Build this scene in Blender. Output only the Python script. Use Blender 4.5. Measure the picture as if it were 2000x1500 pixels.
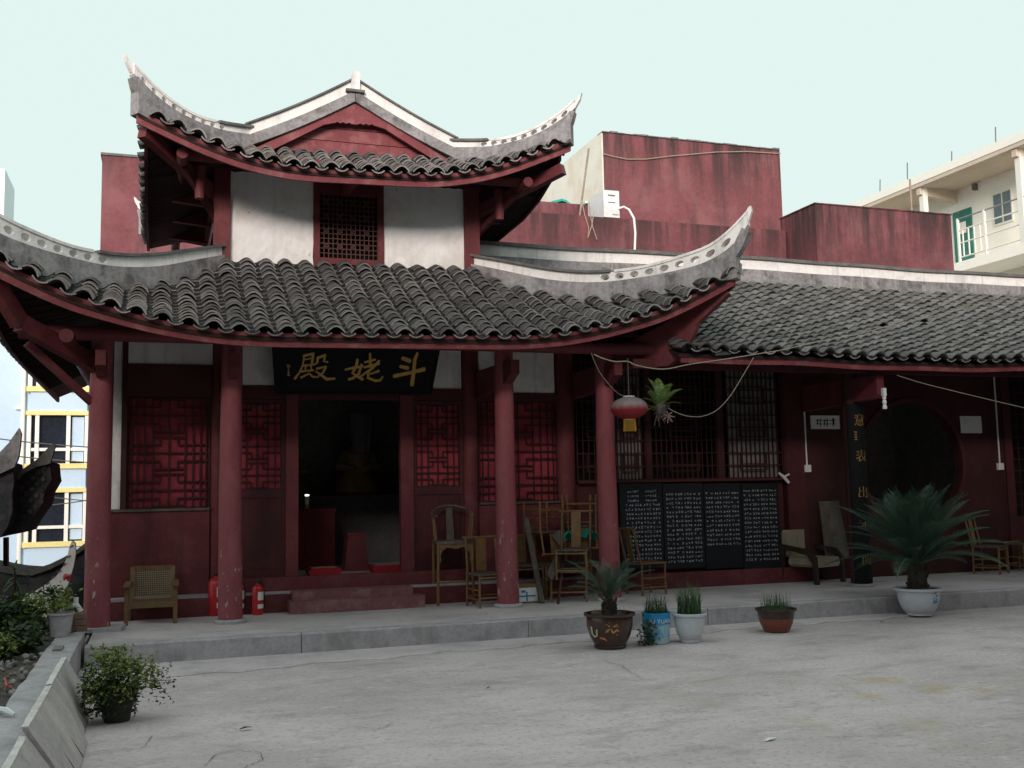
import bpy, math, random
from mathutils import Vector, Matrix, Euler
random.seed(7)
SC = bpy.context.scene
for o in list(bpy.data.objects): bpy.data.objects.remove(o)
COL = SC.collection

# ------------------------------------------------------------------ camera
F_PX, YAW, PITCH, ROLL = 2019.0, .3309, .1030, -.0193
CAM = Vector((0.0, -12.54, 1.67))
_f = Vector((math.sin(YAW)*math.cos(PITCH), math.cos(YAW)*math.cos(PITCH), math.sin(PITCH)))
_r = Vector((math.cos(YAW), -math.sin(YAW), 0)); _u = _r.cross(_f)
_r, _u = _r*math.cos(ROLL)+_u*math.sin(ROLL), -_r*math.sin(ROLL)+_u*math.cos(ROLL)
cam = bpy.data.cameras.new('camera'); camo = bpy.data.objects.new('camera', cam); COL.objects.link(camo)
cam.sensor_width = 36; cam.lens = F_PX/2000*36; cam.clip_start = .05; cam.clip_end = 3000
camo.matrix_world = Matrix(((_r.x, _u.x, -_f.x, CAM.x), (_r.y, _u.y, -_f.y, CAM.y), (_r.z, _u.z, -_f.z, CAM.z), (0, 0, 0, 1)))
SC.camera = camo

# ------------------------------------------------------------------ sky, sun, exposure
SUN_TO = Vector((-.36, -.84, .25)).normalized()          # towards the sun: low, behind the viewer on the left; the added block there shades the court
el = math.asin(SUN_TO.z); az = math.atan2(SUN_TO.x, SUN_TO.y)
wd = bpy.data.worlds.new('World'); SC.world = wd; wd.use_nodes = True
nt = wd.node_tree; bg = nt.nodes['Background']
sky = nt.nodes.new('ShaderNodeTexSky'); sky.sky_type = 'NISHITA'; sky.sun_disc = False
sky.sun_elevation = el; sky.sun_rotation = az; sky.dust_density = 6; sky.air_density = 1.5
mx = nt.nodes.new('ShaderNodeMix'); mx.data_type = 'RGBA'; mx.inputs['Factor'].default_value = .97
mx.inputs['B'].default_value = (7.4, 8.85, 8.45, 1)      # even, pale, bright overcast
nt.links.new(sky.outputs[0], mx.inputs['A']); nt.links.new(mx.outputs['Result'], bg.inputs['Color'])
bg.inputs['Strength'].default_value = .1
sl = bpy.data.lights.new('sun', 'SUN'); so = bpy.data.objects.new('sun', sl); COL.objects.link(so)
sl.energy = 4.0; sl.angle = math.radians(24); sl.color = (1, .86, .80)
so.rotation_euler = SUN_TO.to_track_quat('Z', 'Y').to_euler(); so.location = (-20, -14, 30)
SC.view_settings.view_transform = 'Standard'; SC.view_settings.look = 'None'
SC.view_settings.exposure = .08; SC.view_settings.gamma = 1; SC.view_settings.use_curve_mapping = False
SC.render.engine = 'CYCLES'

# ------------------------------------------------------------------ reading the survey: a sight line met with a known plane
def ray(px, py): return _f*F_PX + _r*(px-1000) - _u*(py-750)
def at(px, py, X=None, Y=None, Z=None):
    d = ray(px, py)
    k = (X-CAM.x)/d.x if X is not None else (Y-CAM.y)/d.y if Y is not None else (Z-CAM.z)/d.z
    return CAM + d*k
def lerp(a, b, t): return a+(b-a)*t
def interp(tab, x):
    if x <= tab[0][0]: return tab[0][1]
    for (a, va), (b, vb) in zip(tab, tab[1:]):
        if x <= b: return lerp(va, vb, (x-a)/(b-a))
    (a, va), (b, vb) = tab[-2:]
    return lerp(va, vb, (x-a)/(b-a))
def smooth_tab(tab, n=60):
    # Catmull-Rom through the table
    xs = [p[0] for p in tab]; out = []
    for i in range(len(tab)-1):
        p0 = tab[max(i-1, 0)]; p1 = tab[i]; p2 = tab[i+1]; p3 = tab[min(i+2, len(tab)-1)]
        m1 = (p2[1]-p0[1])/max(p2[0]-p0[0], 1e-6); m2 = (p3[1]-p1[1])/max(p3[0]-p1[0], 1e-6); h = p2[0]-p1[0]
        k = max(2, n//len(tab))
        for j in range(k):
            t = j/k
            out.append((p1[0]+h*t, (2*t**3-3*t*t+1)*p1[1]+(t**3-2*t*t+t)*h*m1+(-2*t**3+3*t*t)*p2[1]+(t**3-t*t)*h*m2))
    out.append(tab[-1]); return out

# ------------------------------------------------------------------ materials
MATS = {}
def pmat(name, col, rough=.8, var=.25, scale=3.0, fine=30.0, bump=.15, col2=None, c2amt=.5, c2scale=2.0, streak=None, streakamt=.5,
         chips=None, chipscale=9.0, chiplow=None, chipthr=.60, topgrime=None, streakfreq=5.0, spec=.3, rnd=0.0, metal=0.0, stretch=(1, 1, 1), emit=None, trans=0.0):
    m = bpy.data.materials.new(name); MATS[name] = m; m.use_nodes = True
    n = m.node_tree.nodes; L = m.node_tree.links; b = n['Principled BSDF']
    b.inputs['Roughness'].default_value = rough; b.inputs['Specular IOR Level'].default_value = spec; b.inputs['Metallic'].default_value = metal
    if emit:
        b.inputs['Emission Color'].default_value = (*emit[0], 1); b.inputs['Emission Strength'].default_value = emit[1]
    tc = n.new('ShaderNodeTexCoord'); mp = n.new('ShaderNodeMapping'); mp.inputs['Scale'].default_value = stretch
    L.new(tc.outputs['Object'], mp.inputs['Vector'])
    oi = n.new('ShaderNodeObjectInfo'); geo = n.new('ShaderNodeNewGeometry')
    ad = n.new('ShaderNodeVectorMath'); ad.operation = 'ADD'
    cx = n.new('ShaderNodeCombineXYZ'); mm = n.new('ShaderNodeMath'); mm.operation = 'MULTIPLY'; mm.inputs[1].default_value = 37.0
    L.new(oi.outputs['Random'], mm.inputs[0]); L.new(mm.outputs[0], cx.inputs[0]); L.new(mm.outputs[0], cx.inputs[1])
    L.new(mp.outputs[0], ad.inputs[0]); L.new(cx.outputs[0], ad.inputs[1])
    def noise(sc, det=4, ro=.6, vec=None):
        t = n.new('ShaderNodeTexNoise'); t.inputs['Scale'].default_value = sc; t.inputs['Detail'].default_value = det; t.inputs['Roughness'].default_value = ro
        L.new(vec or ad.outputs[0], t.inputs['Vector']); return t.outputs['Fac']
    def ramp(fac, lo, hi):
        r = n.new('ShaderNodeMapRange'); r.inputs['From Min'].default_value = lo; r.inputs['From Max'].default_value = hi; r.interpolation_type = 'SMOOTHSTEP'
        L.new(fac, r.inputs['Value']); return r.outputs['Result']
    def mix(fac, a, bcol, mode='MIX'):
        x = n.new('ShaderNodeMix'); x.data_type = 'RGBA'; x.blend_type = mode
        if isinstance(fac, float): x.inputs['Factor'].default_value = fac
        else: L.new(fac, x.inputs['Factor'])
        for key, c in (('A', a), ('B', bcol)):
            if isinstance(c, tuple): x.inputs[key].default_value = (*c, 1)
            else: L.new(c, x.inputs[key])
        return x.outputs['Result']
    def mul(f, k):
        x = n.new('ShaderNodeMath'); x.operation = 'MULTIPLY'; L.new(f, x.inputs[0])
        if isinstance(k, float): x.inputs[1].default_value = k
        else: L.new(k, x.inputs[1])
        return x.outputs[0]
    lo = tuple(c*(1-var) for c in col); hi = tuple(min(1, c*(1+var)) for c in col)
    c = mix(ramp(noise(scale), .3, .7), lo, hi)
    c = mix(.5, c, mix(ramp(noise(fine, 3), .3, .7), lo, hi))
    if col2: c = mix(mul(ramp(noise(c2scale, 6, .65), .48, .66), float(c2amt)), c, col2)
    if streak:
        sm = n.new('ShaderNodeMapping'); sm.inputs['Scale'].default_value = (streakfreq, streakfreq, .35); L.new(tc.outputs['Object'], sm.inputs['Vector'])
        c = mix(mul(ramp(noise(1.6, 5, .65, sm.outputs[0]), .5, .72), float(streakamt)), c, streak)
    if topgrime:                          # rain-washed soot under the coping, running down in tongues
        sx = n.new('ShaderNodeSeparateXYZ'); L.new(tc.outputs['Object'], sx.inputs[0])
        sm = n.new('ShaderNodeMapping'); sm.inputs['Scale'].default_value = (2.2, 2.2, .22); L.new(tc.outputs['Object'], sm.inputs['Vector'])
        g1 = ramp(sx.outputs['Z'], topgrime-1.7, topgrime+.1); g2 = ramp(noise(1.3, 6, .7, sm.outputs[0]), .40, .60)
        c = mix(mul(mul(g1, g2), .9), c, (.035, .026, .026))
    if chips:
        f = ramp(noise(chipscale, 5, .7), chipthr, chipthr+.03)
        if chiplow is not None:           # wear where feet and brooms hit it
            sx = n.new('ShaderNodeSeparateXYZ'); L.new(tc.outputs['Object'], sx.inputs[0])
            r = n.new('ShaderNodeMapRange'); r.inputs['From Min'].default_value = chiplow; r.inputs['From Max'].default_value = 0; r.inputs['To Min'].default_value = .0; r.inputs['To Max'].default_value = 1.0
            L.new(sx.outputs['Z'], r.inputs['Value'])
            f2 = n.new('ShaderNodeMath'); f2.operation = 'MULTIPLY'; L.new(r.outputs[0], f2.inputs[0]); L.new(f, f2.inputs[1]); f = f2.outputs[0]
        c = mix(f, c, chips)
    if rnd:
        a = n.new('ShaderNodeMath'); a.operation = 'ADD'; L.new(oi.outputs['Random'], a.inputs[0]); L.new(geo.outputs['Random Per Island'], a.inputs[1])
        fr = n.new('ShaderNodeMath'); fr.operation = 'FRACT'; L.new(a.outputs[0], fr.inputs[0])
        r = n.new('ShaderNodeMapRange'); r.inputs['To Min'].default_value = 1-rnd; r.inputs['To Max'].default_value = 1+rnd
        L.new(fr.outputs[0], r.inputs['Value'])
        v = n.new('ShaderNodeVectorMath'); v.operation = 'SCALE'; L.new(c, v.inputs[0]); L.new(r.outputs[0], v.inputs['Scale']); c = v.outputs[0]
    L.new(c, b.inputs['Base Color'])
    if bump:
        bp = n.new('ShaderNodeBump'); bp.inputs['Strength'].default_value = bump; bp.inputs['Distance'].default_value = .02
        L.new(noise(fine, 5, .65), bp.inputs['Height']); L.new(bp.outputs[0], b.inputs['Normal'])
    if trans:
        tr = n.new('ShaderNodeBsdfTranslucent'); L.new(c, tr.inputs['Color']); ms = n.new('ShaderNodeMixShader'); ms.inputs[0].default_value = trans
        L.new(b.outputs[0], ms.inputs[1]); L.new(tr.outputs[0], ms.inputs[2]); L.new(ms.outputs[0], n['Material Output'].inputs['Surface'])
    return m
RED = (.135, .029, .034)
pmat('red_paint', RED, .6, .25, 2.2, 40, .12, col2=(.19, .055, .06), c2amt=.6, c2scale=3.5, streak=(.07, .024, .024), streakamt=.4, spec=.25)
pmat('red_column', (.26, .068, .080), .55, .22, 2.5, 45, .15, col2=(.30, .10, .11), c2amt=.6, c2scale=3, chips=(.55, .52, .48), chipscale=11, chiplow=1.35, chipthr=.605, stretch=(1.6, 1.6, .7), spec=.25)
pmat('red_fascia', (.215, .050, .058), .6, .2, 2.0, 30, .15, col2=(.30, .12, .12), c2amt=.7, c2scale=4, streak=(.10, .03, .03), streakamt=.35)
pmat('wing_red_shaded', (.048, .013, .0145), .65, .3, 2.2, 40, .12, col2=(.075, .022, .025), c2amt=.5, c2scale=3)  # red paint copy darkened for the shade of the deep wing porch
pmat('step_red', (.22, .085, .088), .8, .25, 3, 30, .2, col2=(.32, .20, .20), c2amt=.6, c2scale=4)
pmat('dark_red', (.075, .017, .020), .65, .3, 2.5, 30, .12, col2=(.035, .012, .012), c2scale=2)
pmat('lattice_wood', (.045, .012, .013), .65, .3, 5, 40, .05)
pmat('lattice_brown', (.10, .045, .035), .7, .3, 5, 40, .05)
pmat('red_cloth', (.32, .045, .062), .8, .2, 2.5, 20, .05, col2=(.20, .026, .034), c2amt=.8, c2scale=2.4)
pmat('roof_wood', (.032, .019, .016), .8, .35, 4, 30, .2)
pmat('plaster_white', (.86, .85, .84), .85, .05, 2, 20, .12, col2=(.62, .58, .50), c2amt=.55, c2scale=1.6, streak=(.60, .56, .48), streakamt=.35, chips=(.20, .17, .17), chipscale=9, chipthr=.665)
pmat('plaster_band', (.82, .79, .77), .85, .08, 3, 20, .25, col2=(.55, .53, .52), c2amt=.5, c2scale=3.5, streak=(.30, .29, .29), streakamt=.4)
pmat('ridge_grey', (.27, .255, .26), .9, .35, 3, 18, .5, col2=(.11, .105, .105), c2amt=.85, c2scale=3.5, streak=(.42, .40, .40), streakamt=.5)
pmat('ridge_cap', (.13, .13, .125), .9, .3, 4, 25, .4, col2=(.22, .22, .2), c2scale=5)
pmat('tile', (.080, .076, .079), .85, .3, 7, 40, .25, col2=(.10, .10, .092), c2amt=.5, c2scale=6, rnd=.45)
pmat('tile_edge', (.27, .25, .24), .9, .35, 8, 40, .2, rnd=.4)
pmat('tile_wing', (.158, .150, .146), .85, .25, 7, 40, .25, col2=(.10, .10, .095), c2amt=.6, c2scale=4, rnd=.30)
pmat('pan', (.020, .020, .020), .9, .3, 7, 40, .2, rnd=.3)
pmat('concrete_step', (.40, .36, .385), .9, .18, 2.5, 25, .3, col2=(.25, .225, .235), c2amt=.7, c2scale=2.2, streak=(.50, .46, .47), streakamt=.45)
pmat('concrete_floor', (.56, .48, .495), .85, .12, 1.5, 25, .15, col2=(.33, .30, .305), c2amt=.6, c2scale=1.2)
pmat('soil', (.075, .062, .052), .95, .45, 5, 25, .8, col2=(.16, .14, .12), c2scale=6)
pmat('bamboo', (.20, .105, .04), .5, .35, 8, 60, .1, col2=(.11, .065, .035), c2amt=.7, c2scale=6, spec=.4)
pmat('old_wood', (.10, .08, .068), .8, .3, 6, 50, .2, col2=(.2, .17, .15), c2scale=4, stretch=(1, 1, .3))
pmat('grey_wood', (.44, .39, .385), .85, .18, 3, 30, .25, streak=(.28, .25, .25), streakamt=.6, col2=(.54, .48, .47), c2amt=.5, c2scale=3)
pmat('plank_end', (.62, .58, .56), .9, .15, 10, 50, .3, col2=(.42, .3, .27), c2amt=.4, c2scale=8)
pmat('black_stone', (.012, .013, .017), .45, .3, 3, 30, .02, spec=.25)
pmat('black_lacquer', (.008, .008, .009), .7, .3, 3, 30, .05, spec=.15)
pmat('gold', (.52, .29, .05), .5, .25, 12, 50, .1, spec=.5)
pmat('inscribed', (.50, .51, .54), .8, .35, 60, 200, 0)
pmat('white_paint', (.75, .75, .74), .6, .08, 4, 30, .05)
pmat('black_ink', (.02, .02, .02), .7, .1, 4, 30, 0)
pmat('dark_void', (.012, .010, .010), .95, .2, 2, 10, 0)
pmat('interior_wall', (.30, .28, .27), .9, .3, 1.2, 10, .05)
pmat('grey_paper', (.22, .22, .22), .9, .3, 2, 10, .05, col2=(.08, .08, .08), c2scale=2.5)
# ------------------------------------------------------------------ mesh helpers
class MB:
    def __init__(s): s.v = []; s.f = []; s.m = []
    def add(s, vs, fs, mi=0):
        o = len(s.v); s.v += [tuple(p) for p in vs]; s.f += [tuple(i+o for i in f) for f in fs]; s.m += [mi]*len(fs); return s
    def box(s, a, b, mi=0):
        x0, x1 = sorted((a[0], b[0])); y0, y1 = sorted((a[1], b[1])); z0, z1 = sorted((a[2], b[2]))
        return s.add([(x0, y0, z0), (x1, y0, z0), (x1, y1, z0), (x0, y1, z0), (x0, y0, z1), (x1, y0, z1), (x1, y1, z1), (x0, y1, z1)],
                     [(0, 3, 2, 1), (4, 5, 6, 7), (0, 1, 5, 4), (1, 2, 6, 5), (2, 3, 7, 6), (3, 0, 4, 7)], mi)
    def beam(s, p, q, w, h, up=(0, 0, 1), mi=0):
        p, q = Vector(p), Vector(q); d = (q-p).normalized(); up = Vector(up)
        if abs(d.dot(up)) > .98: up = Vector((1, 0, 0)) if abs(d.x) < .9 else Vector((0, 1, 0))
        a = d.cross(up).normalized()*w/2; b = a.cross(d).normalized()*h/2
        vs = [p-a-b, p+a-b, p+a+b, p-a+b, q-a-b, q+a-b, q+a+b, q-a+b]
        return s.add(vs, [(0, 1, 2, 3), (4, 7, 6, 5), (0, 4, 5, 1), (1, 5, 6, 2), (2, 6, 7, 3), (3, 7, 4, 0)], mi)
    def tube(s, path, r, n=8, caps=True, mi=0):
        path = [Vector(p) for p in path]; R = r if isinstance(r, (list, tuple)) else [r]*len(path)
        ref = None; vs = []; fs = []
        for i, p in enumerate(path):
            d = (path[min(i+1, len(path)-1)]-path[max(i-1, 0)])
            d = d.normalized() if d.length > 1e-9 else Vector((0, 0, 1))
            if ref is None: ref = Vector((0, 0, 1)) if abs(d.z) < .9 else Vector((1, 0, 0))
            a = d.cross(ref).normalized(); b = a.cross(d).normalized(); ref = b
            for k in range(n):
                t = 2*math.pi*k/n; vs.append(p+(a*math.cos(t)+b*math.sin(t))*R[i])
        for i in range(len(path)-1):
            for k in range(n):
                fs.append((i*n+k, i*n+(k+1) % n, (i+1)*n+(k+1) % n, (i+1)*n+k))
        if caps: fs += [tuple(range(n))[::-1], tuple(range((len(path)-1)*n, len(path)*n))]
        return s.add(vs, fs, mi)
    def lathe(s, prof, n=24, c=(0, 0, 0), mi=0, closed=False):
        vs = []; fs = []
        for r, z in prof:
            for k in range(n):
                t = 2*math.pi*k/n; vs.append((c[0]+r*math.cos(t), c[1]+r*math.sin(t), c[2]+z))
        for i in range(len(prof)-1):
            for k in range(n): fs.append((i*n+k, i*n+(k+1) % n, (i+1)*n+(k+1) % n, (i+1)*n+k))
        if prof[0][0] > 1e-4: fs.append(tuple(range(n))[::-1])
        if prof[-1][0] > 1e-4: fs.append(tuple(range((len(prof)-1)*n, len(prof)*n)))
        return s.add(vs, fs, mi)
    def prism(s, pts, ext, mi=0):                     # planar polygon (3-D points) pushed along ext
        n = len(pts); e = Vector(ext); P = [Vector(p) for p in pts]
        vs = P+[p+e for p in P]
        return s.add(vs, [tuple(range(n))[::-1], tuple(range(n, 2*n))]+[(i, (i+1) % n, (i+1) % n+n, i+n) for i in range(n)], mi)
    def slab(s, grid, off, mi=0):                     # grid of points given a thickness by the vector off
        R = len(grid); C = len(grid[0]); off = Vector(off)
        top = [Vector(p) for row in grid for p in row]; n = R*C
        vs = top+[p+off for p in top]; fs = []
        for i in range(R-1):
            for j in range(C-1):
                a = i*C+j; q = (a, a+1, a+C+1, a+C)
                fs += [q, tuple(n+k for k in q[::-1])]
        edge = [j for j in range(C)]+[i*C+C-1 for i in range(1, R)]+[(R-1)*C+j for j in range(C-2, -1, -1)]+[i*C for i in range(R-2, 0, -1)]
        for a, b in zip(edge, edge[1:]+edge[:1]): fs.append((b, a, a+n, b+n))
        return s.add(vs, fs, mi)
    def strip(s, lo, hi, nrm, t, mi=0):               # a wall following two curves, t thick along nrm
        lo = [Vector(p) for p in lo]; hi = [Vector(p) for p in hi]; h = Vector(nrm).normalized()*t/2
        n = len(lo); vs = []; fs = []
        for a, b in zip(lo, hi): vs += [a-h, a+h, b+h, b-h]
        for i in range(n-1):
            o = i*4; q = o+4
            for k in range(4): fs.append((o+k, o+(k+1) % 4, q+(k+1) % 4, q+k))
        fs += [(3, 2, 1, 0), tuple((n-1)*4+k for k in range(4))]
        return s.add(vs, fs, mi)
    def mesh(s, name, mats, smooth=False, off=None):
        me = bpy.data.meshes.new(name)
        v = s.v if off is None else [(p[0]-off[0], p[1]-off[1], p[2]-off[2]) for p in s.v]
        me.from_pydata(v, [], s.f); me.update()
        for m in (mats if isinstance(mats, (list, tuple)) else [mats]): me.materials.append(MATS[m] if isinstance(m, str) else m)
        if len(me.materials) > 1: me.polygons.foreach_set('material_index', s.m)
        if smooth:
            me.polygons.foreach_set('use_smooth', [True]*len(me.polygons))
            try: me.set_sharp_from_angle(angle=math.radians(smooth if smooth > 1 else 40))
            except Exception: pass
        return me
def link(name, me, parent=None):
    o = bpy.data.objects.new(name, me); COL.objects.link(o)
    if parent: o.parent = parent
    return o
def tag(o, label, cat, group=None):
    o['label'] = label; o['category'] = cat
    if group: o['group'] = group
    return o
class Thing:                                           # an Empty at the thing's base; parts are given in world or in local coordinates
    def __init__(s, name, label, cat, loc=(0, 0, 0), rot=(0, 0, 0), group=None, world=False):
        s.o = link(name, None); s.o.location = loc; s.o.rotation_euler = rot; s.loc = Vector(loc); s.world = world
        s.o.empty_display_size = .1; tag(s.o, label, cat, group)
    def part(s, name, mb, mats, parent=None, smooth=False, stuff=False, label=None):
        o = link(name, mb.mesh(name, mats, smooth, s.loc if s.world else None), parent or s.o)
        if stuff: o['kind'] = 'stuff'
        if label: o['label'] = label
        return o
def struct(name, mb, mats, parent=None, smooth=False):
    o = link(name, mb.mesh(name, mats, smooth), parent)
    if parent is None: o['kind'] = 'structure'
    return o
def copy_tree(o, parent=None):
    c = o.copy(); COL.objects.link(c); c.parent = parent
    for ch in list(o.children): copy_tree(ch, c)
    return c
def text_mb(body, size, depth=0.0):                    # lettering as mesh data (x right, y up)
    cu = bpy.data.curves.new('lettering', 'FONT'); cu.body = body; cu.size = size; cu.extrude = depth; cu.align_x = 'CENTER'; cu.align_y = 'CENTER'; cu.resolution_u = 3
    ob = bpy.data.objects.new('lettering', cu); COL.objects.link(ob)
    dg = bpy.context.evaluated_depsgraph_get(); me = ob.evaluated_get(dg).to_mesh()
    mb = MB(); mb.add([tuple(v.co) for v in me.vertices], [tuple(p.vertices) for p in me.polygons])
    ob.evaluated_get(dg).to_mesh_clear(); bpy.data.objects.remove(ob); bpy.data.curves.remove(cu)
    return mb
def stroke(mb, pts, ws, place, thick):                 # brush stroke: polyline + widths -> raised ribbon; place(x, y, lift)
    n = len(pts); L = []; R = []
    P = [Vector((*p, 0)) for p in pts]
    for i in range(n):
        d = (P[min(i+1, n-1)]-P[max(i-1, 0)]).normalized(); a = Vector((-d.y, d.x, 0)); w = ws[i] if isinstance(ws, (list, tuple)) else ws
        if i == 0: L.append(P[0]-d*w*.35+a*w*.2); R.append(P[0]-d*w*.2-a*w*.35)
        L.append(P[i]+a*w/2); R.append(P[i]-a*w/2)
        if i == n-1: L.append(P[i]+d*w*.25+a*w*.25); R.append(P[i]+d*w*.3-a*w*.2)
    k = len(L); vs = [place(p.x, p.y, 0) for p in L]+[place(p.x, p.y, 0) for p in R]+[place(p.x, p.y, thick) for p in L]+[place(p.x, p.y, thick) for p in R]
    fs = []
    for i in range(k-1):
        fs += [(2*k+i, 2*k+i+1, 3*k+i+1, 3*k+i), (i, 2*k+i, 2*k+i+1, i+1), (k+i, k+i+1, 3*k+i+1, 3*k+i)]
    fs += [(0, k, 3*k, 2*k), (k-1, 2*k-1, 4*k-1, 3*k-1)]
    mb.add(vs, fs)

# ------------------------------------------------------------------ roof tiles
def arc_tile(w, h, ln, th, n=6, lift=.024, flip=False):
    mb = MB(); vs = []
    for y, z0, sc in ((-ln/2, lift, 1.0), (ln/2, 0, .94)):
        for inner in (0, 1):
            for k in range(n+1):
                t = -1+2*k/n; x = t*w/2*sc*(1-(th/w if inner else 0)); z = (math.cos(t*1.25)-math.cos(1.25))/(1-math.cos(1.25))*h*sc - (th if inner else 0)
                if flip: z = h-z
                vs.append((x, y, z0+z))
    N = n+1; fs = []; mi = []
    for k in range(n):
        fs.append((k, k+1, 2*N+k+1, 2*N+k)); mi.append(0)
        fs.append((k+1, k, N+k, N+k+1)); mi.append(1)
        fs.append((N+k+1, N+k, 3*N+k, 3*N+k+1)); mi.append(0)
    fs += [(0, 2*N, 3*N, N), (n, N+n, 3*N+n, 2*N+n)]; mi += [0, 0]
    if flip: fs = [f[::-1] for f in fs]
    mb.v = vs; mb.f = fs; mb.m = mi
    return mb
def frame_of(xd, yd, p):
    xd = Vector(xd).normalized(); z = xd.cross(Vector(yd)).normalized(); y = z.cross(xd)
    # keep rows running straight up the slope
    y = Vector(yd).normalized(); x = y.cross(z)
    return Matrix(((x.x, y.x, z.x, p[0]), (x.y, y.y, z.y, p[1]), (x.z, y.z, z.z, p[2]), (0, 0, 0, 1)))
def jit(M, a=.045, d=.009):
    r = random.uniform
    return M @ Matrix.Translation((r(-d, d), r(-d, d), r(-.002, .005))) @ Euler((r(-a, a)*.6, r(-a, a), r(-a, a))).to_matrix().to_4x4()
def add_tx(mb, src, M):
    o = len(mb.v); mb.v += [tuple(M @ Vector(p)) for p in src.v]; mb.f += [tuple(i+o for i in f) for f in src.f]; mb.m += src.m
def tile_field(xs, eave, top, xdir, exp, cover, pan, pitch, covers, pans, sag=.05, first=0.0):
    """rows of cover and pan tiles; eave(x), top(x) give the ends of the row at x"""
    for i, x in enumerate(xs):
        for kind in (0, 1):
            xx = x if kind == 0 else x+pitch/2
            E, T = Vector(eave(xx)), Vector(top(xx)); L = (T-E).length
            if L < .12: continue
            n = max(1, int(round(L/exp))); d = (T-E)/L
            jx = random.uniform(-.012, .012)
            for k in range(n):
                v = min((k+.5)/n + (random.uniform(-.12, .12)/n if kind == 0 and k else 0), 1)
                p = E.lerp(T, v); p.z -= sag*math.sin(math.pi*v)*min(1, L); sl = d.copy(); sl.z -= sag*math.pi*math.cos(math.pi*v)*min(1, L)/L
                p.x += jx
                M = frame_of(xdir(xx, v), sl, p)
                if kind == 0: covers.append((L, k, jit(M)))
                else: pans.append(jit(M, .012, .004))
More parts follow.
